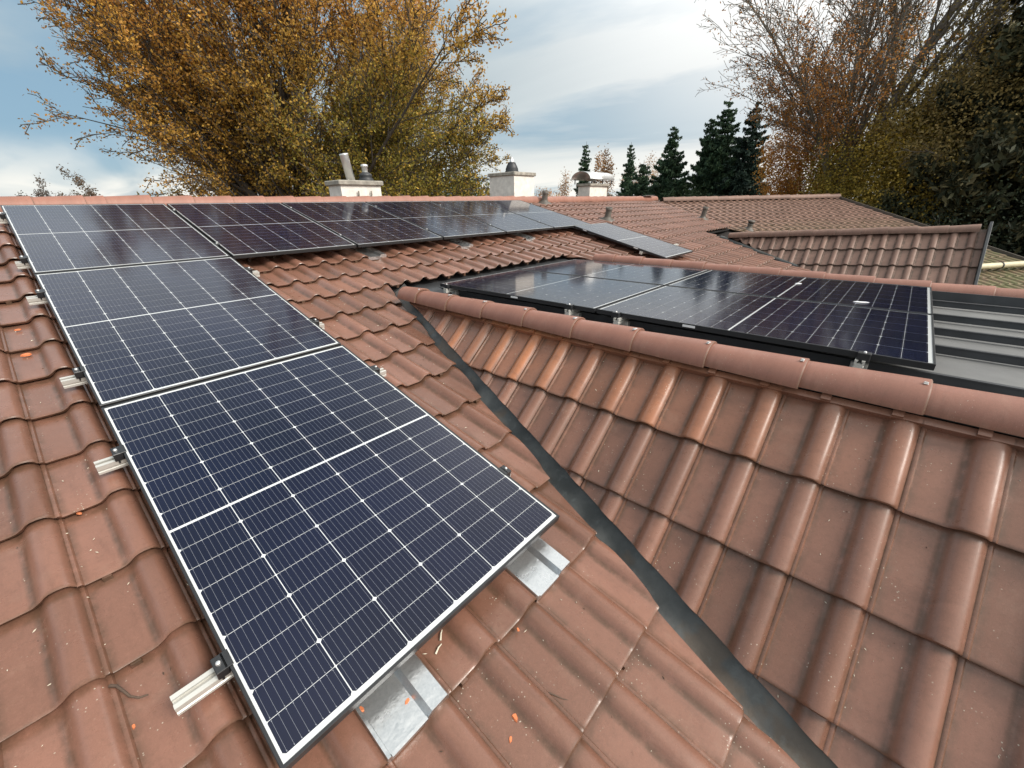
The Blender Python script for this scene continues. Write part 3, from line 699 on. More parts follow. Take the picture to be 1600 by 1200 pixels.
# ================================================================== solar panels
PW, PH = 1.134, 1.722
def panel_meshes():
    fr = MB(); h = .030; lip = .0085; w2, h2 = PW / 2, PH / 2
    O_ = [(-w2, -h2), (w2, -h2), (w2, h2), (-w2, h2)]; I_ = [(x - math.copysign(lip, x), y - math.copysign(lip, y)) for x, y in O_]
    B_ = [(x - math.copysign(.0015, x), y - math.copysign(.0015, y)) for x, y in O_]
    V = [(x, y, -h) for x, y in O_] + [(x, y, -.0015) for x, y in O_] + [(x, y, 0) for x, y in B_] + [(x, y, 0) for x, y in I_] + [(x, y, -.004) for x, y in I_] + [(x * .965, y * .975, -h) for x, y in O_] + [(x * .975, y * .98, -.006) for x, y in O_]
    F = []
    for a, b in ((0, 4), (4, 8), (8, 12), (12, 16), (20, 0)):
        for i in range(4):
            j = (i + 1) % 4; F.append((a + i, a + j, b + j, b + i))
    fr.add(V, F)
    frame = fr.mesh("frame", M['frame'])
    ce = MB(); z0 = -.003
    x1, y1 = w2 - lip, h2 - lip
    ce.add([(-x1, -y1, z0), (x1, -y1, z0), (x1, y1, z0), (-x1, y1, z0)], [(0, 1, 2, 3)], 0)
    ce.add([(-x1, -y1, z0 - .004), (x1, -y1, z0 - .004), (x1, y1, z0 - .004), (-x1, y1, z0 - .004)], [(3, 2, 1, 0)], 0)
    cw, gx, chh, gy, mid = .1815, .0027, .0911, .0016, .0105
    tot = 18 * chh + 16 * gy + mid; X0 = -(6 * cw + 5 * gx) / 2; Y0 = -tot / 2 + .002
    for c in range(6):
        xa = X0 + c * (cw + gx); xb = xa + cw; y = Y0
        for r in range(18):
            ya, yb = y, y + chh
            ca, cb = (.0065, .0025) if r % 2 == 0 else (.0025, .0065)
            ce.add([(xa + ca, ya, z0 + .0005), (xb - ca, ya, z0 + .0005), (xb, ya + ca, z0 + .0005), (xb, yb - cb, z0 + .0005), (xb - cb, yb, z0 + .0005), (xa + cb, yb, z0 + .0005), (xa, yb - cb, z0 + .0005), (xa, ya + ca, z0 + .0005)], [tuple(range(8))], 1)
            for k in range(10):
                xc = xa + cw * (k + .5) / 10; hw = .00034
                ce.add([(xc - hw, ya + .003, z0 + .0009), (xc + hw, ya + .003, z0 + .0009), (xc + hw, yb - .003, z0 + .0009), (xc - hw, yb - .003, z0 + .0009)], [(0, 1, 2, 3)], 2)
                for yy in (ya + .004, yb - .004): ce.add([(xc - .0009, yy - .002, z0 + .0010), (xc + .0011, yy - .002, z0 + .0010), (xc + .0011, yy + .002, z0 + .0010), (xc - .0011, yy + .002, z0 + .0010)], [(0, 1, 2, 3)], 2)
            y = yb + (mid if r == 8 else gy)
    cells = ce.mesh("cell_face", [M['backsheet'], M['cell'], M['busbar']])
    st = MB(); st.box((0, 0, 0), (.075, .0012, .014)); stick = st.mesh("sticker", M['sticker'])
    cl = MB(); cl.box((0, 0, -.014), (.030, .05, .036), 0, bev=.002); cl.box((.017, 0, .0025), (.02, .05, .003), 0, bev=.001); cl.box((-.004, 0, -.034), (.006, .05, .02), 0, bev=.001); clamp = cl.mesh("end_clamp", M['frame'])
    bo = MB(); bo.lathe([(0, .008), (.0045, .008), (.006, .006), (.0068, .004), (.0068, 0)], (0, 0, 0), 14); bolt = bo.mesh("bolt", M['steel'])
    mc = MB(); mc.box((0, 0, -.01), (.016, .05, .026), 0, bev=.001); mc.box((0, 0, .003), (.036, .05, .004), 0, bev=.001); mclamp = mc.mesh("mid_clamp", M['frame'])
    return frame, cells, stick, clamp, bolt, mclamp
FRM, CEL, STK, CLP, BLT, MCL = panel_meshes()
PANG = "black framed solar panels"
def panel(loc, rot, label, ends=(), mids=(), stickers=()):
    """ends: (side, y) end clamps on the left (-1) or right (+1) long edge; mids: y of clamps on the right long edge; stickers: (edge, pos)"""
    t = empty("solar_panel", loc); t.rotation_euler = rot; tag(t, label, "solar panel", PANG)
    link("frame", FRM, t); link("cell_face", CEL, t)
    for sd_, y in ends:
        c = link("end_clamp", CLP, t, (sd_ * (PW / 2 + .0155), y, 0), (0, 0, 0 if sd_ < 0 else math.pi)); link("bolt", BLT, c, (-.002, 0, .004))
    for y in mids:
        c = link("mid_clamp", MCL, t, (PW / 2 + .01, y, 0)); link("bolt", BLT, c, (0, 0, .005))
    for e, pos in stickers:
        if e == 'b': link("sticker", STK, t, (pos, -PH / 2 - .0008, -.014))
        if e == 'l': link("sticker", STK, t, (-PW / 2 - .0008, pos, -.014), (0, 0, math.pi / 2))
        if e == 'r': link("sticker", STK, t, (PW / 2 + .0008, pos, -.014), (0, 0, math.pi / 2))
    return t
def mpanel(u, v, label, **k): return panel(MR(u + PW / 2, v + PH / 2, 0), (PITCH, 0, 0), label, **k)
g = .02
railv = [.28, 1.40, 2.05, 3.11, 3.82, 4.875]
cy = lambda v, row: (row * (PH + g) + PH / 2) - v                  # local y of a rail on the panel in that row
mpanel(0, 0, "topmost panel of the left column, under the ridge, reflecting pale grey sky", ends=[(-1, cy(.28, 0)), (-1, cy(1.40, 0))], mids=[cy(.28, 0), cy(1.40, 0)])
mpanel(0, PH + g, "middle panel of the left column, grey-blue with a dark corner", ends=[(-1, cy(2.05, 1)), (-1, cy(3.11, 1)), (1, cy(2.05, 1)), (1, cy(3.11, 1))])
mpanel(0, 2 * (PH + g), "large nearest navy panel with its lower corner above two metal tiles", ends=[(-1, cy(3.82, 2)), (-1, cy(4.875, 2)), (1, cy(3.82, 2)), (1, cy(4.875, 2))])
lab = ["first panel of the top row right of the left column, dark brown with tree reflection",
       "top row panel second from the left column, dark and below the steel flue chimney",
       "top row panel half dark and half sky-white, third from the left column",
       "top row panel fourth from the left column, wholly white with sky reflection",
       "end panel of the top row beside the first vent pipe, showing a pipe reflection"]
for k in range(1, 6):
    mpanel(k * (PW + g), 0, lab[k - 1], mids=[cy(.28, 0), cy(1.40, 0)] if k < 5 else [], ends=[(1, cy(.28, 0))] if k == 5 else [])
mpanel(6.332, 1.697 + .01, "single sky-white panel hanging below the end of the top row", stickers=[('l', -.35), ('l', .62)])
# flat roof: long side along the dormer
FP0 = np.array([2.5528, -2.6333, -.7627]); fps = rad(-1.33)
FDv = np.array([math.sin(fps), -math.cos(fps), 0.0]); FLv = np.array([math.cos(fps), math.sin(fps), 0])
def fpanel(a, b, label, **k):
    c = FP0 + (a + PH / 2) * FDv + (b + PW / 2) * FLv; c[2] = -.7627
    # local +y points back along the dormer (-d), local +x across
    return panel(c, (0, 0, fps), label, **k)
fpanel(0, 0, "near inner panel on the dormer's flat roof, its frame beside the ridge tiles' start", stickers=[('l', -.10)], ends=[(-1, .74), (-1, -.66)])
fpanel(PH + g, 0, "near outer panel on the dormer's flat roof, its front corner over bare metal", stickers=[('l', .22)], ends=[(-1, .70), (-1, -.615)])
fpanel(0, PW + g, "far inner panel on the dormer's flat roof, touching the tiled strip's lower edge")
fpanel(PH + g, PW + g, "far outer panel on the dormer's flat roof with white droppings on the glass")

# rails
def rail_obj(p0, p1, up, label, grp="aluminium mounting rails"):
    p0, p1, up = [np.array(a, float) for a in (p0, p1, up)]
    X = norm(p1 - p0); Y = norm(np.cross(up, X)); Z = np.cross(X, Y)
    w, h = .02, .04
    sec = [(-w, 0), (w, 0), (w, .010), (w - .004, .012), (w - .004, .018), (w, .020), (w, h), (.007, h), (.007, h - .006), (.011, h - .006), (.011, h - .016), (-.011, h - .016), (-.011, h - .006), (-.007, h - .006), (-.007, h), (-w, h), (-w, .020), (-w + .004, .018), (-w + .004, .012), (-w, .010)]
    b = MB(); L = np.linalg.norm(p1 - p0)
    poly = [np.array([0, y, z]) for y, z in sec]
    b.prism(poly, np.zeros(3), np.array([L, 0, 0]))
    o = b.build("mounting_rail", M['alu']); o.matrix_world = frame4(p0, X, Y, Z); tag(o, label, "mounting rail", grp); return o
rl_lab = ["top rail of the left column, tip at the photo's left edge under the ridge", "second rail from the ridge, end beside the topmost panel's lower half",
          "third rail from the ridge, end beside the middle panel's upper half", "fourth rail from the ridge, pale end at the middle panel's lower part",
          "rail with pale end beside the nearest panel's upper half", "lowest rail, long grooved white end sticking out under the nearest panel"]
for k, v in enumerate(railv):
    u0 = (-.05, -.06, -.078, -.083, -.088, -.128)[k]; u1 = 6.93 if k < 2 else (1.215, 1.2, 1.21, 1.175)[k - 2]
    rail_obj(MR(u0, v, -.0705), MR(u1, v, -.0705), Nm, rl_lab[k])
rail_obj(MR(6.30, 3.03, -.0705), MR(7.80, 3.03, -.0705), Nm, "rail end poking out below the single hanging panel")
for (a, lb) in ((.12, "rail on the metal roof near the start of the ridge tiles"), (1.52, "metal roof rail left of the seam between near panels"), (1.92, "metal roof rail right of the seam between near panels"), (3.21, "metal roof rail with hollow end at the near outer corner")):
    c = FP0 + a * FDv; c[2] = -.8330
    o = rail_obj(c - .045 * FLv, c + 2.35 * FLv, (0, 0, 1), lb)
    br = MB(); br.box((.13, 0, -.018), (.05, .07, .034), 0, bev=.004); br.box((1.1, 0, -.018), (.05, .07, .034), 0, bev=.004); br.build("seam_bracket", M['alu'], o)

# sheet metal tiles that carry the roof hooks
def metal_tile(i, tail, label):
    b = MB(); u1 = col0 + i * TW - .004; u0 = u1 - TW + .006; n0 = N0 + .020
    P = [(u0, .0), (u0 + .003, .012), (u0 + .012, .012), (u0 + .016, 0), (u0 + .135, 0), (u0 + .150, .022), (u0 + .208, .022), (u1 + .004, .006)]
    V = [MR(u, tail - t, n0 + h + .016 * (1 - t / TL)) for t in (0, .005, .37) for u, h in P]; k = len(P)
    V += [MR(u, tail + .001, n0 - .012) for u, h in P]
    b.add(V, [(r * k + q, r * k + q + 1, (r + 1) * k + q + 1, (r + 1) * k + q) for r in range(2) for q in range(k - 1)] + [(3 * k + q, 3 * k + q + 1, q + 1, q) for q in range(k - 1)])
    # folded hem on the tail
    b.prism([MR(u, tail + .003, n0 + h + .0165) - MR(0, 0, 0) for u, h in ((u0 + .016, 0), (u0 + .135, 0), (u0 + .135, .004), (u0 + .016, .004))], np.zeros(3), MR(0, -.010, 0))
    o = b.build("metal_tile", M['galv']); tag(o, label, "metal tile", "galvanised hook tiles"); return o
metal_tile(-5, 2.16 + TL * 9, "galvanised sheet tile with clay crumbs under the nearest panel's lower left corner")
metal_tile(-2, 2.16 + TL * 9, "clean shiny galvanised sheet tile near the nearest panel's right corner")
metal_tile(5, 2.16 - TL, "first sheet metal tile in the tile strip under the top row")
metal_tile(11, 2.16 - TL, "second sheet metal tile in the tile strip under the top row")
metal_tile(17, 2.16 - TL, "sheet metal tile in the strip nearest the hanging panel")

# ------------------------------------------------------------------ debris
rd = random.Random(77)
def shard(u, v, n, s, label, rot):
    b = MB(); P = []
    k = 6
    for q in range(k):
        a = 2 * math.pi * q / k; r = s * rd.uniform(.6, 1.0); P.append((r * 1.3 * math.cos(a), r * .75 * math.sin(a)))
    V = [(x, y, 0) for x, y in P] + [(x * .85, y * .85, s * .45) for x, y in P]
    b.add(V, [tuple(range(k - 1, -1, -1)), tuple(range(k, 2 * k))] + [(i, (i + 1) % k, k + (i + 1) % k, k + i) for i in range(k)])
    o = b.build("tile_shard", M['shard'], None, loc=MR(u, v, n)); o.rotation_euler = (PITCH, 0, rot); tag(o, label, "tile shard", "orange clay shards"); return o
NP = N0 + .012
for (u, v, n, s, rot, lb) in ((-.166, 2.236, NP, .013, .3, "tiny orange clay chip on the third tile left of the middle panel"), (-.169, 2.57, NP, .020, .1, "long orange clay flake on a tile left of the middle panel"),
        (.523, 5.52, NP, .0125, 1.2, "oval orange clay shard on the open tile below the nearest panel"), (.475, 5.545, NP, .0095, .5, "square orange clay shard beside the oval one"),
        (.317, 5.265, NP + .02, .010, .3, "orange clay chip lying on the galvanised tile's middle"), (.212, 5.19, NP + .02, .010, 1.9, "orange clay chip at the galvanised tile's left edge"),
        (-.217, 4.806, NP, .008, 1.4, "thin orange sliver on the tile beside the lowest rail"), (.72, 5.36, NP + .006, .008, .9, "small orange chip on the tile course below the clean metal tile"),
        (-.18, 3.93, NP, .010, 2.0, "orange crumb left of the rail at the nearest panel's upper half")):
    shard(u, v, n, s, lb, rot)
def strand(name, pts, r, mat, label, cat):
    b = MB(); rr = [r * (1 - .5 * k / (len(pts) - 1)) for k in range(len(pts))]
    b.tube([MR(u, v, n) for u, v, n in pts], rr, 7); o = b.build(name, mat); tag(o, label, cat); return o
cu, cv = -.118, 4.60
strand("dry_tendril", [(cu - .022 + .011 * math.cos(a), cv - .012 + .011 * math.sin(a), NP + .008) for a in np.linspace(.6, -3.6, 12)] + [(cu - .028, cv + .004, NP + .007), (cu - .008, cv + .012, NP + .006), (cu + .016, cv + .018, NP + .006), (cu + .036, cv + .020, NP + .007)], .0019, M['straw'], "pale curled tendril on the tile left of the nearest panel", "tendril")
strand("catkin", [(-.235, 4.66, NP + .006), (-.222, 4.675, NP + .008), (-.213, 4.70, NP + .007), (-.205, 4.725, NP + .007), (-.19, 4.745, NP + .007), (-.172, 4.752, NP + .006)], .0045, M['twig'], "brown curved catkin on the tile beside the lowest rail", "catkin")
strand("dry_twig", [(.648, 5.555, NP + .005), (.668, 5.60, NP + .006), (.690, 5.632, NP + .005)], .0024, M['twig'], "short dark twig on the tile below the nearest panel", "twig")
strand("dry_twig", [(-.20, 4.26, NP + .005), (-.165, 4.25, NP + .007), (-.13, 4.27, NP + .005)], .0025, M['twig'], "thin brown stalk on a tile left of the nearest panel's middle", "twig")
for (u, v, a, lb) in ((.462, 5.221, .4, "pale wood chip next to the galvanised tile"), (.585, 5.232, 1.0, "cream splinter at the nearest panel's lower edge"), (.50, 5.20, .8, "frayed pale splinter under the nearest panel's edge")):
    strand("wood_chip", [(u, v, NP + .008), (u + .02 * math.cos(a), v - .02 * math.sin(a), NP + .012), (u + .036 * math.cos(a), v - .036 * math.sin(a) + .004, NP + .009)], .0036, M['straw'], lb, "wood chip")
gb = MB()
for k in range(900):                                              # crumbs and seeds, mostly in the gutters beside the rolls
    i = rd.randint(-12, 3); r = rd.randint(0, 10)
    u = col0 + i * TW - TW + (rd.gauss(.118, .012) if rd.random() < .45 else (rd.gauss(.022, .008) if rd.random() < .5 else rd.uniform(.02, .12))); v = 2.16 + TL * r + rd.uniform(.03, .33)
    if u > 1.9487 - .303 * (v - 2.95) - .05: continue
    s = rd.uniform(.0012, .0034); a = rd.uniform(0, 3.14); n = NP - .002 + .017 * (((v - 2.16) / TL) % 1.0) * .9
    c = np.array([u, -v, n]); dx = np.array([math.cos(a), math.sin(a), 0]) * s * rd.uniform(1, 3); dy = np.array([-math.sin(a), math.cos(a), 0]) * s * .6; dz = np.array([0, 0, s])
    P = [EM @ (c + p) for p in (-dx, dy, dx, -dy, dz)]
    gb.add(P, [(0, 1, 4), (1, 2, 4), (2, 3, 4), (3, 0, 4)], 0 if rd.random() < .75 else 1)
tag(gb.build("grit", [M['straw'], M['twig']]), "scattered pale crumbs and seeds lying in the tile hollows", "grit", kind="stuff")
gb = MB()
for k in range(1100):
    i = rd.uniform(-7, 14); s_ = rd.uniform(.05, 2.6); x = (i % 1.0) * TW
    if x > .13 and rd.random() < .85: continue
    s = rd.uniform(.001, .0028); r_ = ((s_ - .352) / TL) % 1.0
    c = DO + (math.floor(i) * TW - TW * 0 + x - TW) * DD + s_ * DS + (-.022 + .0015 + .017 * r_) * DN
    if c[0] < 1.9444 + .3041 * (c[1] + 3.1975) + .02: continue
    a = rd.uniform(0, 3.14); dx = (math.cos(a) * DD + math.sin(a) * DS) * s * rd.uniform(1, 2.2); dy = (-math.sin(a) * DD + math.cos(a) * DS) * s * .7
    gb.add([c - dx, c + dy, c + dx, c - dy, c + DN * s], [(0, 1, 4), (1, 2, 4), (2, 3, 4), (3, 0, 4)], 0 if rd.random() < .8 else 1)
tag(gb.build("grit", [M['straw'], M['twig']]), "fine pale grit and lichen flakes scattered on the dormer's tiled side", "grit", kind="stuff")
for (x, y, l, a, lb) in ((3.78, -5.757, .10, 1.9, "long white bird dropping on the far outer dormer panel"), (4.365, -5.29, .06, 2.2, "short white bird dropping near the far outer panel's centre line")):
    b = MB(); n = 12
    V = [(l * (math.cos(2 * math.pi * q / n)) * .5, .012 * math.sin(2 * math.pi * q / n) * (1.3 if math.cos(2 * math.pi * q / n) > 0 else .7), .0) for q in range(n)]; W_ = [(x_ * .7, y_ * .7, .004) for x_, y_, _ in V]
    b.add(V + W_, [(q, (q + 1) % n, n + (q + 1) % n, n + q) for q in range(n)] + [tuple(range(n, 2 * n))], 0, True)
    o = b.build("bird_dropping", M['sticker'], None, loc=(x, y, -.7618)); o.rotation_euler = (0, 0, a); tag(o, lb, "bird dropping")

# ================================================================== ground
gnd = MB(); gnd.add([(-1500, -1500, -5.02), (1500, -1500, -5.02), (1500, 1500, -5.02), (-1500, 1500, -5.02)], [(0, 1, 2, 3)])
tag(gnd.build("ground", M['ground']), "grassy ground around the houses", "ground", kind="structure")

# ================================================================== trees
def leaf_mesh(name, P, size, cols, mat, rng, droop=0.0, aspect=.62):
    """one small diamond per leaf; P (n,3), size (n,), cols (n,3)"""
    n = len(P); a = rng.normal(size=(n, 3)); a[:, 2] -= droop; a /= np.linalg.norm(a, axis=1)[:, None]
    b = rng.normal(size=(n, 3)); b -= (b * a).sum(1)[:, None] * a; b /= np.linalg.norm(b, axis=1)[:, None]
    s = size[:, None]
    V = np.stack([P - a * s * .5, P + b * s * .5 * aspect - a * s * .05, P + a * s * .5, P - b * s * .5 * aspect - a * s * .05], 1).reshape(-1, 3)
    me = bpy.data.meshes.new(name); me.vertices.add(4 * n); me.vertices.foreach_set("co", V.astype(np.float32).ravel())
    me.loops.add(4 * n); me.loops.foreach_set("vertex_index", np.arange(4 * n, dtype=np.int32))
    me.polygons.add(n); me.polygons.foreach_set("loop_start", np.arange(0, 4 * n, 4, dtype=np.int32)); me.polygons.foreach_set("loop_total", np.full(n, 4, np.int32))
    me.update(calc_edges=True)
    at = me.color_attributes.new("tint", 'FLOAT_COLOR', 'POINT'); c4 = np.ones((4 * n, 4), np.float32); c4[:, :3] = np.repeat(cols, 4, 0); at.data.foreach_set("color", c4.ravel())
    me.materials.append(mat); return me

class Branches:
    def __init__(s, rng): s.rng = rng; s.mb = MB(); s.tw = []          # tw: (points, level)
    def grow(s, p, d, L, r, lev, maxlev, spec):
        """spec[lev] = dict(n children, start fraction, angle, len ratio, wander, up)"""
        rng = s.rng; k = max(3, int(L / spec[lev].get('step', .6))); pts = [np.array(p, float)]; d = norm(d); ds = [d]
        w, upf = spec[lev]['wander'], spec[lev]['up']
        for q in range(k):
            d = norm(d + rng.normal(size=3) * w + np.array([0, 0, upf])); pts.append(pts[-1] + d * L / k); ds.append(d)
        rads = [max(spec.get('rmin', .004), r * (1 - .85 * q / k)) for q in range(k + 1)]
        s.mb.tube(pts, rads, 7 if lev == 0 else (5 if lev == 1 else 3), 0, False)
        s.tw.append((np.array(pts), lev))
        if lev >= maxlev: return
        sp = spec[lev]; nchild = sp['n']
        for q in range(nchild):
            f = sp['start'] + (1 - sp['start']) * (q + rng.uniform(0, 1)) / nchild; f = min(f, .99)
            i = min(int(f * k), k - 1); base = pts[i] + (pts[i + 1] - pts[i]) * (f * k - i)
            t = ds[i]; side = rng.normal(size=3); side -= (side @ t) * t; side = norm(side)
            ang = sp['angle'] * rng.uniform(.7, 1.3)
            cl = L * sp['ratio'] * (1 - .55 * f) * rng.uniform(.7, 1.25)
            s.grow(base, t * math.cos(ang) + side * math.sin(ang), cl, max(.004, rads[i] * sp.get('rr', .5)), lev + 1, maxlev, spec)
def twig_points(br, lev0, per, spread, rng):
    out = []
    for pts, lev in br.tw:
        if lev < lev0: continue
        L = np.linalg.norm(np.diff(pts, axis=0), axis=1).sum(); n = rng.poisson(max(0.5, L * per))
        if n == 0: continue
        t = rng.uniform(.1, 1, n) * (len(pts) - 1); i = np.minimum(t.astype(int), len(pts) - 2); f = (t - i)[:, None]
        out.append(pts[i] * (1 - f) + pts[i + 1] * f + rng.normal(size=(n, 3)) * spread)
    return np.concatenate(out) if out else np.zeros((0, 3))
def bearing(P):                                                     # seen from the terrace: sideways metres and height, for colouring by place in the crown
    q = (P - CAM); return q @ np.array([ROT[0][0], ROT[0][1], 0]), P[:, 2]
GRPT = "trees behind the roofs"
def tree_root(name, base, label): return tag(empty(name, base), label, "tree", GRPT)
def finish(root, br, leafP, size, cols, rng, lmat, bark, droop=0.0, aspect=.62, crown="crown"):
    iv = Matrix.Translation(-root.location)
    o = br.mb.build("trunk", bark, root); o.matrix_parent_inverse = iv
    if len(leafP):
        c = link(crown, leaf_mesh(crown, leafP, size, cols, lmat, rng, droop, aspect), root); c.matrix_parent_inverse = iv

# ---- big golden beech on the left
def beech():
    rng = np.random.default_rng(5)
    D = 17.0; base = polar(472, 320, D); base[2] = -5.0
    root = tree_root("beech_tree", base, "huge golden-brown beech with fan-shaped crown behind the main ridge")
    br = Branches(rng)
    right = np.array([ROT[0][0], ROT[0][1], 0]); right /= np.linalg.norm(right); fw = np.array([-right[1], right[0], 0])
    br.mb.tube([base, base + np.array([0, 0, 1.4]), base + np.array([.1, 0, 3.0])], [.62, .5, .44], 10)
    spec = {0: dict(n=17, start=.16, angle=.55, ratio=.50, wander=.045, up=.014, rr=.42), 1: dict(n=9, start=.15, angle=.6, ratio=.46, wander=.09, up=.02, rr=.45), 2: dict(n=4, start=.2, angle=.6, ratio=.5, wander=.12, up=.02, rr=.5), 3: dict(n=0, start=.2, angle=.6, ratio=.5, wander=.12, up=.0, step=.25), 'rmin': .010}
    start = base + np.array([0, 0, 2.6])
    angs = [-46, -42, -37, -30, -32, -25, -17, -8, 1, 10, 20, 30, 42, 54, 66, -34, -28, 28, 50, -8, 14, 38, 60, 5, 34, 46, 57, 24]
    for k, a in enumerate(angs):
        a = rad(a + rng.uniform(-3, 3)); dep = rng.uniform(-.45, .45)
        d = norm(right * math.sin(a) + fw * dep + np.array([0, 0, math.cos(a) + .12]))
        L = (8.6 if a < -.35 else (10.2 if a < .45 else 7.9)) * rng.uniform(.85, 1.08)
        if abs(a) > 1.0: L *= .95
        br.grow(start + np.array([0, 0, rng.uniform(-.9, .9)]) + d * .1, d, L, rng.uniform(.055, .10) if a > .3 else rng.uniform(.10, .18), 0, 3, spec)
    P = twig_points(br, 2, 46, .075, rng); print('beech', len(P))
    x, z = bearing(P); bx, _ = bearing(base[None]); x = x - bx[0]
    keep = np.ones(len(P))
    keep *= np.clip(1.05 - np.clip((-x - 3.0) / 5.0, 0, .93), .06, 1)     # barer towards the left tips
    keep *= np.clip(1.08 - np.clip((z - 5.5) / 9.0, 0, .45), .3, 1)
    clump = np.sin(P[:, 0] * 1.9 + 1) * np.sin(P[:, 1] * 2.1) * np.sin(P[:, 2] * 2.3 + 2)
    keep *= np.clip(.8 + .55 * clump, .2, 1.1)
    P = P[rng.random(len(P)) < keep * 1.05]
    x, z = bearing(P); x = x - bx[0]
    n = len(P); t = rng.random((n, 1))
    gold = np.array([.64, .34, .065]); rust = np.array([.56, .25, .07]); olive = np.array([.24, .225, .045]); brown = np.array([.32, .165, .070]); yel = np.array([.70, .43, .08])
    C = gold * (1 - t) + rust * t
    far_left = np.clip((-x - 1.5) / 6 + (z - 4) / 9, 0, .85)[:, None]; C = C * (1 - far_left) + brown * far_left * 1.15
    gr = (np.exp(-(((x - 4.6) / 3.2) ** 2 + ((z - .8) / 2.6) ** 2)) * 1.1 + np.exp(-(((x - .8) / 4.5) ** 2 + ((z - 1.2) / 3.5) ** 2)) * .42)
    gr = np.clip(gr * (.55 + .9 * rng.random(n)), 0, .92)[:, None]; C = C * (1 - gr) + olive * gr
    yy = (rng.random(n) < .16)[:, None]; C = np.where(yy, C * .3 + yel * .7, C)
    C *= rng.uniform(.65, 1.3, (n, 1))
    finish(root, br, P, rng.uniform(.045, .100, n), C, rng, M['leaf'], M['bark'])
beech()

# ---- bare grey beech on the right, with a few leaves left
def bare_beech():
    rng = np.random.default_rng(8)
    base = polar(1306, 310, 25.0); base[2] = -5.0
    root = tree_root("beech_tree", base, "tall almost bare grey beech with a thick leaning limb at the right")
    br = Branches(rng); right = np.array([ROT[0][0], ROT[0][1], 0]); right /= np.linalg.norm(right); fw = np.array([-right[1], right[0], 0])
    br.mb.tube([base, base + np.array([0, 0, 3.0]), base + np.array([.05, 0, 5.6])], [.32, .27, .24], 10)
    spec = {0: dict(n=20, start=.14, angle=.55, ratio=.46, wander=.05, up=.02, rr=.45), 1: dict(n=9, start=.15, angle=.6, ratio=.46, wander=.09, up=.025, rr=.5), 2: dict(n=5, start=.2, angle=.6, ratio=.5, wander=.12, up=.03, rr=.55), 3: dict(n=0, start=.2, angle=.6, ratio=.5, wander=.12, up=.0, step=.3), 'rmin': .009}
    st = base + np.array([0, 0, 5.2])
    for a, L, r in ((21, 15, .20), (31, 14, .13), (43, 12, .09), (56, 9, .07), (7, 14, .12), (-7, 13.0, .11), (-18, 11.5, .09), (-29, 9.0, .065), (-38, 6.0, .05), (26, 13, .10), (38, 13, .08), (0, 12, .08), (14, 14, .10), (-13, 11, .07), (50, 11, .06)):
        a = rad(a); d = norm(right * math.sin(a) + fw * rng.uniform(-.35, .35) + np.array([0, 0, math.cos(a)]))
        br.grow(st + np.array([0, 0, rng.uniform(-1.6, .4)]), d, L, r, 0, 3, spec)
    P = twig_points(br, 2, 13, .08, rng); print('bare', len(P)); x, z = bearing(P); x -= bearing(base[None])[0][0]
    keep = np.clip(.10 + 1.1 * np.exp(-((z - .6) / 2.8) ** 2) + .6 * np.exp(-(((x + 2.6) / 2.4) ** 2 + ((z - 3.8) / 2.3) ** 2)) + .35 * np.exp(-(((x - 2.5) / 2.4) ** 2 + ((z - 3.8) / 2.5) ** 2)), 0, 1)
    P = P[rng.random(len(P)) < keep]; n = len(P); x, z = bearing(P); x -= bearing(base[None])[0][0]
    t = rng.random((n, 1)); C = np.array([.55, .26, .06]) * (1 - t) + np.array([.40, .17, .06]) * t
    yo = np.clip((x + .5) / 2.5, 0, 1)[:, None]; C = C * (1 - yo) + (np.array([.42, .30, .06]) * (1 - t) + np.array([.26, .20, .05]) * t) * yo
    finish(root, br, P, rng.uniform(.06, .115, n), C * rng.uniform(.7, 1.25, (n, 1)), rng, M['leaf'], M['bark_grey'])
bare_beech()

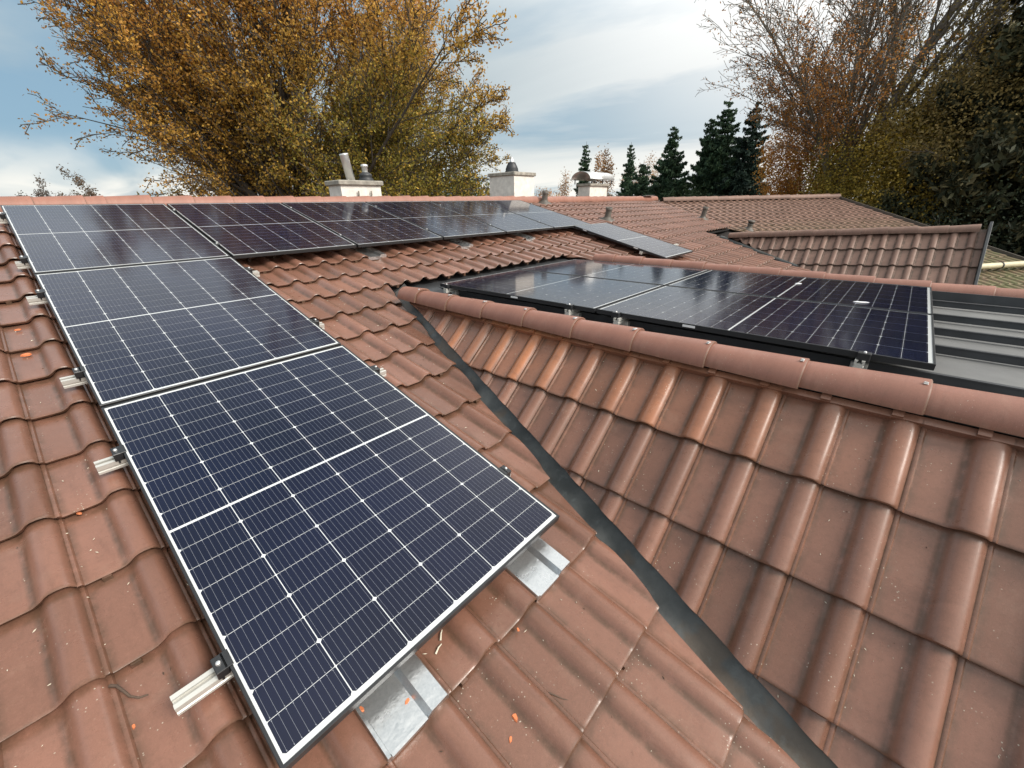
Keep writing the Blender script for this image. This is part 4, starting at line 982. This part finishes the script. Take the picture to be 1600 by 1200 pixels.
def bushy(name, px, dist, zc, rx, rz, nl, cols, label, seed, leaf=(.08, .16), zbase=-5.0, trans='leaf', hollow=.35, limbs=9, cat=None):
    """broad-leaved tree or shrub: limbs reaching into an uneven crown of leaf clumps"""
    rng = np.random.default_rng(seed); base = polar(px, 315, dist); base[2] = zbase
    root = tree_root(name, base, label)
    if cat: root["category"] = cat
    nl = int(nl * 2.6); br = Branches(rng); cen = base.copy(); cen[2] = zc
    br.mb.tube([base, base + (cen - base) * .5, cen - np.array([0, 0, rz * .4])], [rx * .06 + .05, rx * .045 + .04, rx * .03 + .03], 8)
    spec = {0: dict(n=6, start=.25, angle=.6, ratio=.5, wander=.09, up=.02, rr=.5), 1: dict(n=4, start=.2, angle=.6, ratio=.5, wander=.12, up=.02, rr=.5), 2: dict(n=0, start=.2, angle=.6, ratio=.5, wander=.1, up=0), 'rmin': .008}
    for k in range(limbs):
        d = rng.normal(size=3); d[2] = abs(d[2]) * .9 + .15; d = norm(d)
        br.grow(cen - np.array([0, 0, rz * .45]), d, rx * 1.0 * rng.uniform(.7, 1.1), .05 + rx * .012, 0, 2, spec)
    ncl = max(14, int(nl / 130)); cl = rng.normal(size=(ncl, 3)); cl /= np.linalg.norm(cl, axis=1)[:, None]
    cl *= (hollow + (1 - hollow) * rng.random((ncl, 1)) ** .6) * rng.uniform(.78, 1.12, (ncl, 1)); C0 = cen + cl * np.array([rx, rx, rz])
    k = rng.integers(0, ncl, nl); P = C0[k] + rng.normal(size=(nl, 3)) * np.array([rx, rx, rz]) * .11
    T = twig_points(br, 1, nl / 900, .15, rng); P = np.concatenate([P, T]); kk = np.concatenate([k, rng.integers(0, ncl, len(T))]); n = len(P)
    cols = np.array(cols); cc = cols[rng.integers(0, len(cols), ncl)][kk] * .6 + cols[rng.integers(0, len(cols), n)] * .4
    cc *= rng.uniform(.7, 1.3, (n, 1)) * rng.uniform(.75, 1.2, (ncl, 1))[kk]
    finish(root, br, P, rng.uniform(leaf[0], leaf[1], n), cc, rng, M[trans], M['bark_grey'])
# copper and olive trees low on the right
OR = [(.55, .24, .05), (.45, .18, .045), (.36, .16, .045), (.62, .34, .07)]; OL = [(.36, .27, .055), (.48, .33, .06), (.25, .205, .05), (.60, .40, .08)]
DK = [(.055, .062, .028), (.075, .075, .03), (.042, .05, .025), (.10, .088, .034)]; BR = [(.30, .22, .08), (.22, .17, .065), (.36, .25, .09), (.16, .13, .055)]
bushy("beech_tree", 1250, 27, 1.4, 2.1, 4.0, 14000, OR, "copper-orange beech left of the bare tree's trunk", 21, (.06, .12))
bushy("beech_tree", 1390, 25, .5, 3.5, 2.9, 20000, OL, "olive-yellow low tree right of the bare tree's trunk", 22, (.06, .12))
bushy("beech_tree", 1490, 24, 2.3, 3.6, 3.6, 12000, BR, "brown-green tree between the bare tree and the dark fir", 23, (.07, .13), hollow=.2)
bushy("yew_tree", 1480, 25, -2.7, 2.6, 2.4, 12000, DK, "dark yew beyond the mossy roof's verge, left one", 24, (.07, .13), hollow=.2)
bushy("yew_tree", 1620, 24, -2.4, 4.4, 3.8, 22000, [(.045, .060, .036), (.062, .074, .042), (.034, .046, .028)], "nearly black yew behind the far dormer's verge at the photo's right edge", 25, (.06, .12), hollow=.2)
# shrubs far away
PK = [(.42, .28, .19), (.52, .32, .18), (.34, .23, .16), (.58, .34, .14)]
bushy("bare_shrub", 870, 38, -.2, 1.7, 2.5, 2600, PK, "pinkish autumn shrub between the white chimneys", 31, (.08, .16), limbs=22)
bushy("bare_shrub", 938, 46, .9, 1.5, 3.6, 2200, [(.36, .19, .06), (.28, .15, .07), (.22, .14, .09)], "orange shrub behind the arched chimney hood", 32, (.10, .2), limbs=22)
bushy("bare_shrub", 1005, 48, .6, 2.2, 3.2, 2000, PK, "thin pinkish bare tree among the spruces", 33, (.09, .17), limbs=26)
bushy("bare_shrub", 72, 60, .8, 1.6, 2.2, 900, [(.16, .13, .11), (.12, .10, .085)], "left one of two tiny bare shrubs above the ridge", 34, (.10, .2), limbs=16)
bushy("bare_shrub", 130, 55, .9, 1.7, 2.2, 1000, [(.16, .11, .075), (.12, .09, .06)], "right one of two tiny bare shrubs above the ridge, nearer the beech", 35, (.10, .2), limbs=16)
bushy("green_shrub", 300, 24, -1.0, 2.2, 1.6, 3000, OL, "low golden shrub at the left foot of the huge beech", 36)
bushy("green_shrub", 690, 22, -.3, 2.4, 2.0, 6000, [(.07, .085, .02), (.10, .10, .025), (.05, .065, .02)], "dark green shrub under the right side of the huge beech", 37)
bushy("green_shrub", 1075, 36, -1.0, 2.6, 2.1, 5000, [(.030, .055, .022), (.045, .07, .026), (.024, .045, .02)], "low green hedge shrub between the middle spruces", 38, (.07, .14), hollow=.2)
bushy("green_shrub", 965, 40, -1.2, 2.4, 2.0, 4200, [(.028, .048, .024), (.04, .06, .028), (.022, .04, .02)], "low green hedge shrub behind the arched chimney hood", 39, (.07, .14), hollow=.2)

# ---- spruces
def spruce(px, pytop, dist, halfw, label, seed, cols=((.046, .085, .046), (.068, .11, .056), (.034, .064, .040)), density=1.0, slim=1.0, zbase=-5.0, leafs=1.0):
    rng = np.random.default_rng(seed); base = polar(px, 315, dist); base[2] = zbase; top = polar(px, pytop, dist); H = top[2] - zbase
    root = tree_root("spruce_tree", base, label); br = Branches(rng)
    br.mb.tube([base, base + np.array([0, 0, H * .5]), base + np.array([rng.uniform(-.1, .1), 0, H])], [H * .018, H * .010, .012], 7)
    P = []; S = []; K = []
    y = H * .12
    while y < H * .985:
        f = 1 - y / H; R = halfw * (f ** .72) * 1.0 + .16; nb = int(6 + 6 * f)
        for q in range(nb):
            a = 2 * math.pi * (q + rng.random()) / nb; L = R * rng.uniform(.45, 1.22); d = np.array([math.cos(a), math.sin(a), 0])
            o = base + np.array([0, 0, y + rng.uniform(-.12, .12)]); pts = [o + d * L * t + np.array([0, 0, -.28 * L * t + .30 * L * t * t * t]) for t in (0, .35, .7, 1)]
            br.mb.tube(pts, [.012 + .01 * f * halfw, .012, .008, .004], 3, 0, False)
            m_ = max(16, int(L * 120 * density)); t = rng.random(m_) ** .75
            i = np.minimum((t * 3).astype(int), 2); ff = (t * 3 - i)[:, None]; pt = np.array(pts)
            q_ = pt[i] * (1 - ff) + pt[i + 1] * ff; sd_ = np.array([-d[1], d[0], 0]); q_ = q_ + sd_ * (rng.normal(size=(m_, 1)) * .20 * L * (1.1 - t[:, None])) + np.array([0, 0, -1]) * np.abs(rng.normal(size=(m_, 1))) * .10 * (0.4 + L * .5)
            P.append(q_); S.append(rng.uniform(.18, .40, m_) * (.55 + .45 * min(1, f * 3)) * leafs); K.append(np.full(m_, rng.random()))
        y += H * .020 + .12 * rng.random() + .03
    P = np.concatenate(P); S = np.concatenate(S); K = np.concatenate(K); n = len(P); cols = np.array(cols)
    C = cols[rng.integers(0, len(cols), n)] * (.7 + .6 * K[:, None]) * rng.uniform(.7, 1.35, (n, 1))
    finish(root, br, P, S, C, rng, M['needle'], M['bark'], .9, .36)
spruce(911, 221, 46, 1.4, "thin spruce behind the arched chimney hood", 51, density=.7)
spruce(978, 222, 44, 1.3, "slender spruce right of the arched chimney hood", 52, density=.7)
spruce(1040, 198, 38, 2.4, "full dark spruce in the middle gap", 53, density=1.2)
spruce(1115, 156, 37, 2.9, "tallest double-topped green spruce in the gap", 54, density=1.3)
spruce(1092, 186, 37.6, 1.9, "shorter spruce grown into the tallest one's left side", 57, density=1.2)
spruce(1156, 160, 36, 2.4, "blackish spruce beside the copper-orange beech", 55, ((.030, .052, .040), (.042, .066, .046), (.022, .040, .032)), density=1.3)
spruce(1000, 250, 40, 2.2, "short spruce among the low hedge", 58, density=1.0)
spruce(1606, -330, 25, 6.2, "huge dark fir rising past the photo's top right corner", 56, ((.062, .066, .036), (.085, .082, .042), (.045, .052, .032), (.125, .105, .05)), density=3.4, leafs=1.0)
